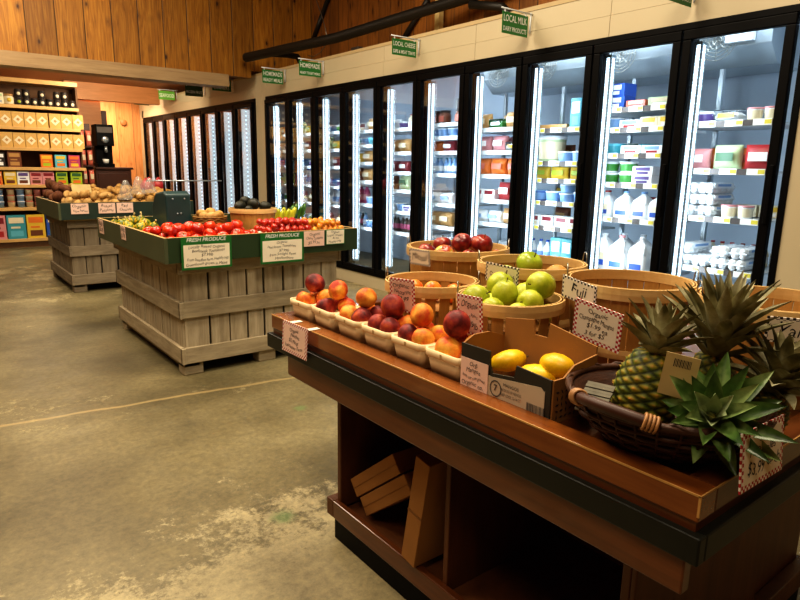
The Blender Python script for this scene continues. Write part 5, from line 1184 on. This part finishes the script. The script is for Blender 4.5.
# gourds and peppers
gd = MB(); gd.lathe([(.0001, -.8), (.55, -.75), (.95, -.3), (1, .05), (.8, .45), (.45, .75), (.25, 1.0), (.0001, 1.02)], 18, fn=lambda a, t: 1+.06*math.cos(8*a))
fproto('gourd', 'gourd', 'gourd', gd, 'squash', [('stem', MB().tube([(0, 0, .95), (.05, 0, 1.3), (.2, 0, 1.55)], [.16, .13, .15], 7), 'paleleaf')])
for i, (x, y, z, r) in enumerate([(1.14, 4.45, .82, .04), (1.19, 4.36, .825, .042), (1.24, 4.45, .84, .045), (1.16, 4.58, .825, .042), (1.25, 4.58, .85, .042), (1.16, 4.72, .82, .04), (1.24, 4.72, .84, .04), (1.28, 4.38, .825, .038), (1.14, 4.85, .815, .037), (1.22, 4.86, .82, .038)]):
    place('gourd', (x, y, z), (R(rnd.uniform(-40, 40)), R(rnd.uniform(-40, 40)), rnd.uniform(0, 6)), r, 'mottled green and yellow gourd in the tray corner, %s from the dispenser' % ORD[i])
cr = thing('gourd_crate', 'shallow teal tub under the gourds in the green tray', 'tub', (1.22, 4.6, D1)); m = MB(); m.loft([rrect(.10, .30, .03, 0), rrect(.115, .325, .03, .03), rrect(.108, .318, .03, .03), rrect(.10, .30, .03, .006)], capt=True); m.build('tub_shell', 'teal', cr)
pp_ = MB(); pp_.tube([(0, 0, -1.2), (.05, 0, -.6), (.06, 0, 0), (0, 0, .6), (-.12, 0, 1.1)], [.08, .28, .36, .36, .2], 10)
for k, mt in (('ypep', 'peppery'), ('gpep', 'pepperg')): fproto(k, 'banana_pepper' if k == 'ypep' else 'green_pepper', 'pepper', pp_, mt, [('stem', MB().tube([(-.1, 0, 1.05), (-.2, .02, 1.4)], .08, 6), 'stemgreen')])
cb2 = thing('pepper_crate', 'low wooden crate propping the peppers in the green tray', 'crate', (2.20, 4.32, D1)); MB().box(-.14, .13, -.14, .14, .0, .075).build('crate_box', 'hoop', cb2)
for i in range(7): place('ypep', (2.105+.026*i, 4.22+.012*(i % 2), D1+.135-.01*(i % 3)), (R(15), R(rnd.uniform(-15, 15)), R(90)), .048, 'yellow banana pepper standing in the bundle, %s from the avocados' % ORD[i])
for i in range(4): place('gpep', (2.285+.034*i, 4.28+.012*(i % 2), D1+.14+.01*(i % 2)), (R(15), R(rnd.uniform(-20, 20)), R(90)), .052, 'green pepper standing beside the yellow ones, %s from them' % ORD[i])
# far tray
wd = thing('tray_riser', 'sloping board lifting the potatoes in the far tray', 'board', (1.69, 7.17, D2)); m = MB(); m.prism([(-.56, 0), (.58, 0), (.58, .09), (-.56, .02)], 1.2, frame_matrix((-.60, 0, 0), (0, 1, 0), (0, 0, 1))); m.build('riser_board', 'dark', wd)
zf = lambda x, y: .030+(y-6.62)*.062
heap('spud', 1.14, 1.60, 6.60, 6.80, D2, .038, 2, 'pale potato in the front heap of the far tray', 'pale potatoes in the far tray', 80, squash=1.15, sp=1.13, k=1.18, zf=zf)
heap('potato', 1.66, 2.20, 6.62, 7.35, D2, .038, 2, 'brown potato in the heap of the far tray', 'brown potatoes in the far tray', 80, squash=1.15, sp=1.13, k=1.18, zf=zf, nmax=120)
heap('potato', 1.30, 1.62, 6.86, 7.45, D2, .038, 2, 'brown potato behind the pale ones in the far tray', 'brown potatoes behind the pale heap', 80, squash=1.15, sp=1.13, k=1.18, zf=zf, nmax=55)
heap('darkspud', 1.11, 1.26, 6.98, 7.6, D2, .046, 2, 'dark sweet potato along the end of the far tray', 'sweet potatoes along the tray end', 80, squash=1.15, sp=1.13, k=1.18, zf=zf, nmax=22)
cs = MB(); cs.box(-.09, .09, -.06, .06, -.002, .002); o = tag(cs.build('price_board', 'paleleaf', loc=(1.34, 6.90, .975)), 'blank tan card standing among the potatoes in the far tray', 'sign'); o.rotation_euler = (R(70), 0, R(8))
rb = MB(); rb.lathe([(.0001, -1), (.6, -.85), (1, -.2), (.95, .3), (.5, .8), (.15, 1.2), (.0001, 1.25)], 16, fn=lambda a, t: 1+.05*math.sin(4*a))
for i, (x, y) in enumerate(((1.955, 6.86), (2.10, 7.25), (2.19, 7.22))):
    o = tag(rb.build('onion_bag', 'p_red', loc=(x, y, 1.01)), 'red mesh produce bag in the far tray, %s from the potatoes' % ORD[i], 'produce bag'); o.scale = (.065, .055, .075)

# ================================================================== GROCERY SHELVES
SH = thing('grocery_shelving', 'tall wooden grocery shelving of jars and boxed food at the back', 'shelving', (1.0, 10.8, 0))
def spart(mb, nm, mt, bv=0):
    o = mb.build(nm, mt, SH, bevel=bv); o.location = (-1.0, -10.8, 0); return o
SX0, SX1, SY = -.9, 2.14, 10.6
SL = [2.035, 1.735, 1.445, 1.165, .915, .585, .13]
for i, z in enumerate(SL): spart(MB().box(SX0, SX1-.004*(6-i)+.02*(z < 1.2), SY, SY+.42, z-.045, z), 'shelf_board', 'shelfwood', .003)
spart(MB().box(SX0, SX1-.02, SY, SY+.45, 2.34, 2.40), 'top_board', 'shelfwood'); spart(MB().box(SX0, SX1+.02, SY+.42, SY+.45, 0, 2.34), 'back_panel', 'shelfback'); spart(MB().box(SX0, SX0+.03, SY, SY+.42, 0, 2.34), 'side_panel', 'shelfback')
spart(MB().box(SX1-.02, SX1+.005, SY+.16, SY+.42, 0, 2.34), 'side_panel', 'shelfback'); spart(MB().box(SX0, SX1, SY+.03, SY+.06, 0, .085), 'kick_board', 'shelfback')
def sbox(key, name, cat, w, h, d, col, lab, lab2, diamond=False):
    b = MB().box(-w/2, w/2, -d/2, d/2, 0, h); l = MB()
    if diamond:
        l.add([(-w*.41, -d/2-.002, h*.47), (0, -d/2-.002, h*.17), (w*.41, -d/2-.002, h*.47), (0, -d/2-.002, h*.77)], [(0, 1, 2, 3)], 0); l.add([(-w*.16, -d/2-.003, h*.48), (0, -d/2-.003, h*.36), (w*.16, -d/2-.003, h*.48), (0, -d/2-.003, h*.60)], [(0, 1, 2, 3)], 1); l.box(-w*.5, w*.5, -d/2-.001, -d/2+.001, h*.87, h*.885, 1)
    else:
        l.box(-w*.4, w*.4, -d/2-.002, -d/2-.0005, h*.66, h*.9, 0); l.box(-w*.34, w*.34, -d/2-.002, -d/2-.0005, h*.10, h*.34, 1); l.box(-w*.3, w*.2, -d/2-.002, -d/2-.0005, h*.44, h*.52, 0)
    proto(key, name, cat, [('carton', b, col), ('printed_label', l, [lab, lab2])])
sbox('kraft', 'kraft_bag', 'coffee bag', .147, .205, .12, 'kraft', 'p_cream', 'p_tan', True)
for key, c, a, b_ in (('cor', 'p_orange', 'p_yellow', 'p_lime'), ('cbl', 'p_cyan', 'p_yellow', 'p_orange'), ('crd', 'p_magenta', 'p_orange', 'p_yellow'), ('ctan', 'p_yellow', 'p_cream', 'p_brownp'), ('cwp', 'p_white', 'p_purple', 'p_brownp'), ('cred', 'p_pink', 'p_crim', 'p_brownp'), ('clime', 'p_lime', 'p_dgreen', 'p_orange'), ('corx', 'p_orange', 'p_cream', 'p_red')): sbox(key, 'cereal_box', 'box', .153, .185, .10, c, a, b_)
for key, c, a, b_ in (('bpink', 'p_pink', 'p_crim', 'p_red'), ('bteal', 'p_teal', 'p_cream', 'p_cyan'), ('byel', 'p_yellow', 'p_orange', 'p_brownp'), ('bblue', 'p_blue', 'p_cream', 'p_cyan')): sbox(key, 'cracker_box', 'box', .235, .345, .12, c, a, b_)
sbox('blk', 'tea_box', 'box', .15, .20, .1, 'p_darkp', 'p_white', 'p_white'); sbox('krf2', 'kraft_pouch', 'box', .17, .215, .1, 'p_brownp', 'p_tan', 'p_tan'); sbox('wbox', 'white_box', 'box', .14, .15, .1, 'p_cream', 'p_palegreen', 'p_grey')
def srow(z, items, where):
    for n, (key, x, lab) in enumerate(items): place(key, (x, SY+.075, z+.001), (0, 0, rnd.uniform(-.04, .04)), label=lab)
for r_, z in ((0, SL[1]), (1, SL[2])):
    for i in range(8): place('kraft', (1.01+.1535*i-(.012 if r_ else 0)+(.012 if i > 4 else 0), SY+.09, z+.001), (0, 0, 0), label='kraft bag with white diamond label, %s along the %s kraft row' % (ORD[i], 'upper' if r_ == 0 else 'lower'), group='kraft bags with diamond labels')
srow(SL[3], [('blk', 1.03, 'black box with white print on the fourth shelf'), ('krf2', 1.22, 'brown kraft box standing alone on the fourth shelf'), ('cor', 1.63, 'orange box with lime foot on the fourth shelf'), ('cbl', 1.815, 'bright blue box between orange and magenta boxes'), ('crd', 2.0, 'magenta box at the end of the fourth shelf')], 0)
srow(SL[4], [('corx', .97, 'orange box cut by the picture edge on the fifth shelf'), ('ctan', 1.145, 'mustard yellow box on the fifth shelf'), ('cwp', 1.305, 'white and purple box on the fifth shelf'), ('cred', 1.47, 'pink box with brown bowl beside the white one'), ('cred', 1.63, 'pink box with brown bowl next to the gap'), ('clime', 1.81, 'lime green box next to the gap on the fifth shelf'), ('clime', 2.01, 'lime green box at the end of the fifth shelf')], 0)
srow(SL[6], [('bpink', .905, 'tall pink box on the lowest shelf'), ('bteal', 1.155, 'tall teal box on the lowest shelf'), ('byel', 1.405, 'tall yellow box on the lowest shelf'), ('bblue', 1.655, 'tall blue box on the lowest shelf behind the bin')], 0)
def cupp(key, c, a):
    b = MB(); b.lathe([(.042, 0), (.049, .09), (.05, .092)], 14); l = MB(); l.lathe([(.052, .09), (.052, .1), (.0001, .1)], 14)
    proto(key, 'soup_cup', 'cup', [('cup', b, c), ('lid', l, a)])
cupp('cupA', 'p_cream', 'p_salmon'); cupp('cupB', 'p_sky', 'p_white'); cupp('cupC', 'p_pink', 'p_brownp')
for c_, (x, k, d) in enumerate(((.99, 'cupB', 'sky blue'), (1.13, 'cupA', 'cream'), (1.25, 'cupB', 'pale blue'), (1.36, 'cupA', 'cream'), (1.47, 'cupC', 'pink'), (1.58, 'cupC', 'rose'))):
    for s_ in range(3): place(k, (x, SY+.08, SL[5]+.001+s_*.0885), sc=(1, 1, .86), label='%s soup cup, %s of the %s stack on the sixth shelf' % (d, ['bottom', 'middle', 'top'][s_], ORD[c_]))
place('wbox', (1.10, SY+.08, SL[0]+.001), label='white and green box beside the jars on the top shelf')
jb = MB(); jb.lathe([(.045, 0), (.05, .01), (.05, .075), (.04, .088), (.042, .088)], 14)
for key, c, l_ in (('jamd', 'p_darkp', 'p_cream'), ('jamg', 'p_darkp', 'p_lime'), ('jamp', 'p_cream', 'p_yellow')):
    lid = MB(); lid.lathe([(.044, .086), (.044, .108), (.0001, .108)], 14); lb_ = MB(); lb_.lathe([(.022, 0), (.022, .002), (.0001, .002)], 12, M=frame_matrix((0, -.0505, .045), (1, 0, 0), (0, 0, 1)))
    proto(key, 'jam_jar', 'jar', [('jar', jb, c), ('lid', lid, c if key != 'jamp' else 'p_tan'), ('paper_label', lb_, l_)])
n = 0
place('jamp', (1.235, SY+.08, SL[0]+.001), sc=1.3, label='pale yellow jar between the white box and dark jars')
for i in range(8):
    place('jamd' if i else 'jamg', (1.355+.0985*i, SY+.07, SL[0]+.001), label='dark jam jar with cream round label, %s along the lower jar row' % ORD[i], group='dark jam jars on the top shelf')
for i, q in enumerate((0, 1, 3, 5, 6)):
    place('jamd', (1.355+.0985*q, SY+.07, SL[0]+.111), label='dark jam jar stacked on others, %s along the upper jar row' % ORD[i], group='dark jam jars stacked on the top shelf')
# coffee grinder on its cabinet
cb_ = thing('cabinet', 'low dark brown cabinet under the black grinder', 'cabinet', (2.68, 11.35, 0)); m = MB().box(-.27, .28, -.15, .30, 0, 1.14); m.build('cabinet_body', 'brown', cb_, bevel=.006)
MB().box(-.28, .31, -.18, .32, 1.14, 1.175).build('top', 'brown', cb_, bevel=.004); MB().box(-.24, .22, -.165, -.152, .80, 1.08).build('door', 'brown', cb_, bevel=.008)
gr = thing('coffee_grinder', 'tall black coffee grinder on the brown cabinet', 'coffee grinder', (2.58, 11.33, 1.176))
MB().box(-.12, .14, -.10, .18, 0, .06).build('base', 'black', gr, bevel=.006); MB().prism([(-.10, .06), (.0, .06), (.0, .36), (-.10, .36)], .26, frame_matrix((-.12, .1, 0), (0, 1, 0), (0, 0, 1))).build('column', 'black', gr, bevel=.004)
MB().box(-.12, .15, -.12, .18, .34, .68).build('body', 'black', gr, bevel=.01)
m = MB(); m.lathe([(.055, 0), (.055, .02), (.03, .03), (.0001, .03)], 20, M=frame_matrix((.01, -.121, .44), (1, 0, 0), (0, 0, 1))); m.build('dial', 'steel', gr)
MB().box(-.10, .13, -.124, -.121, .55, .64).build('label_plate', 'inkgrey', gr); MB().tube([(.02, -.08, .34), (.02, -.1, .24)], .025, 10).build('chute', 'steel', gr); MB().lathe([(.04, .06), (.05, .13), (.045, .13), (.0001, .08)], 14, M=Matrix.Translation((.02, -.03, 0))).build('cup', 'white', gr)
rk = thing('bag_rack', 'narrow dark rack of red coffee bags beside the grinder', 'rack', (2.27, 11.1, 0)); MB().box(-.09, .10, .10, .14, 0, 1.85).build('back_panel', 'brown', rk)
for z in (.9, 1.2, 1.5): MB().box(-.09, .10, -.06, .10, z-.02, z).build('shelf', 'brown', rk)
pouchp('rbag', 'coffee_bag', 'coffee bag', .08, .24, .085, 'p_salmon', 'p_cream')
for i, z in enumerate((.9, 1.2, 1.5)):
    for j, x in enumerate((2.225, 2.325)): place('rbag', (x, 11.12, z+.001), (0, 0, PI/2), label='red coffee bag, %s rack shelf up, %s' % (ORD[i], 'shelving side' if j == 0 else 'grinder side'))
m = MB(); m.lathe([(.06, 0), (.06, .03), (.05, .04), (.0001, .04)], 24, M=frame_matrix((3.42, 13.248, 2.02), (1, 0, 0), (0, 0, 1))); tag(m.build('round_alarm', 'beam2'), 'small round alarm on the orange pine wall', 'alarm')

for key in list(PROTO):
    if not PROTO[key][2][0]:
        root, ch, u = PROTO[key]
        for c, gs in ch: bpy.data.objects.remove(c)
        bpy.data.objects.remove(root)

# ================================================================== LIGHT
def area(name, loc, size, energy, col, target=None, sy=None):
    L = bpy.data.lights.new(name, 'AREA'); L.energy = energy; L.color = col; L.size = size
    if sy: L.shape = 'RECTANGLE'; L.size_y = sy
    o = bpy.data.objects.new(name, L); COL.objects.link(o); o.location = loc
    if target: o.rotation_euler = (Vector(target)-Vector(loc)).to_track_quat('-Z', 'Y').to_euler()
    return o
WARM = (1, .84, .61)
area('unseen_overhead_light', (-.3, 3.0, 3.8), 1.2, 96, WARM); area('unseen_overhead_light', (1.9, 2.4, 3.8), .8, 80, WARM); area('unseen_overhead_light', (.6, 5.4, 3.8), 1.2, 95, WARM); area('unseen_overhead_light', (2.0, 4.4, 3.8), .8, 42, WARM)
area('unseen_overhead_light', (-1.0, -.2, 3.8), 1.2, 50, WARM); area('unseen_overhead_light', (1.5, .9, 3.8), .7, 64, WARM)  # both added overhead to brighten the table fronts, cards and baskets
area('wall_washer', (.3, 6.6, 3.8), .3, 50, WARM, (.6, 7.9, 3.0)); area('unseen_overhead_light', (3.0, 4.2, 3.85), .5, 16, WARM, (4.6, 5.4, 2.6))  # second one is an added light to brighten the upper plank wall
area('back_lamp', (1.2, 9.3, 2.53), .8, 33, WARM); area('back_lamp', (2.9, 12.4, 2.53), .6, 62, (1, .76, .5)); area('back_lamp', (2.5, 9.7, 2.48), .5, 58, WARM, (2.8, 12.2, 2.0)); area('back_lamp', (-.8, 9.8, 2.53), .8, 18, WARM)
for yy in (1.7, 3.3, 5.0, 6.8): area('cooler_fill', (4.3, yy, 2.31), 1.2, 11, (.8, .92, 1), (4.7, yy, 1.0), .2)  # added fill lights brightening the cooler interior, no real fittings
w = bpy.data.worlds.new('dim room'); S.world = w; w.use_nodes = True; w.node_tree.nodes['Background'].inputs[0].default_value = (.9, .7, .45, 1); w.node_tree.nodes['Background'].inputs[1].default_value = .10

# ================================================================== CAMERA
cam = bpy.data.cameras.new('camera'); co = bpy.data.objects.new('camera', cam); COL.objects.link(co)
cam.sensor_width = 36; cam.lens = 36*619.0/800; cam.clip_start = .02
pt, rl, yw = R(12.06), R(1.006), R(38.04)
F = Vector((math.sin(yw)*math.cos(pt), math.cos(yw)*math.cos(pt), -math.sin(pt))); Rt = Vector((math.cos(yw), -math.sin(yw), 0)); U = Rt.cross(F)
R2 = math.cos(rl)*Rt+math.sin(rl)*U; U2 = -math.sin(rl)*Rt+math.cos(rl)*U
M = Matrix((R2, U2, -F)).transposed().to_4x4(); M.translation = (0, 0, 1.25); co.matrix_world = M
S.camera = co
S.view_settings.view_transform = 'Standard'; S.view_settings.look = 'Medium High Contrast'; S.view_settings.exposure = 0
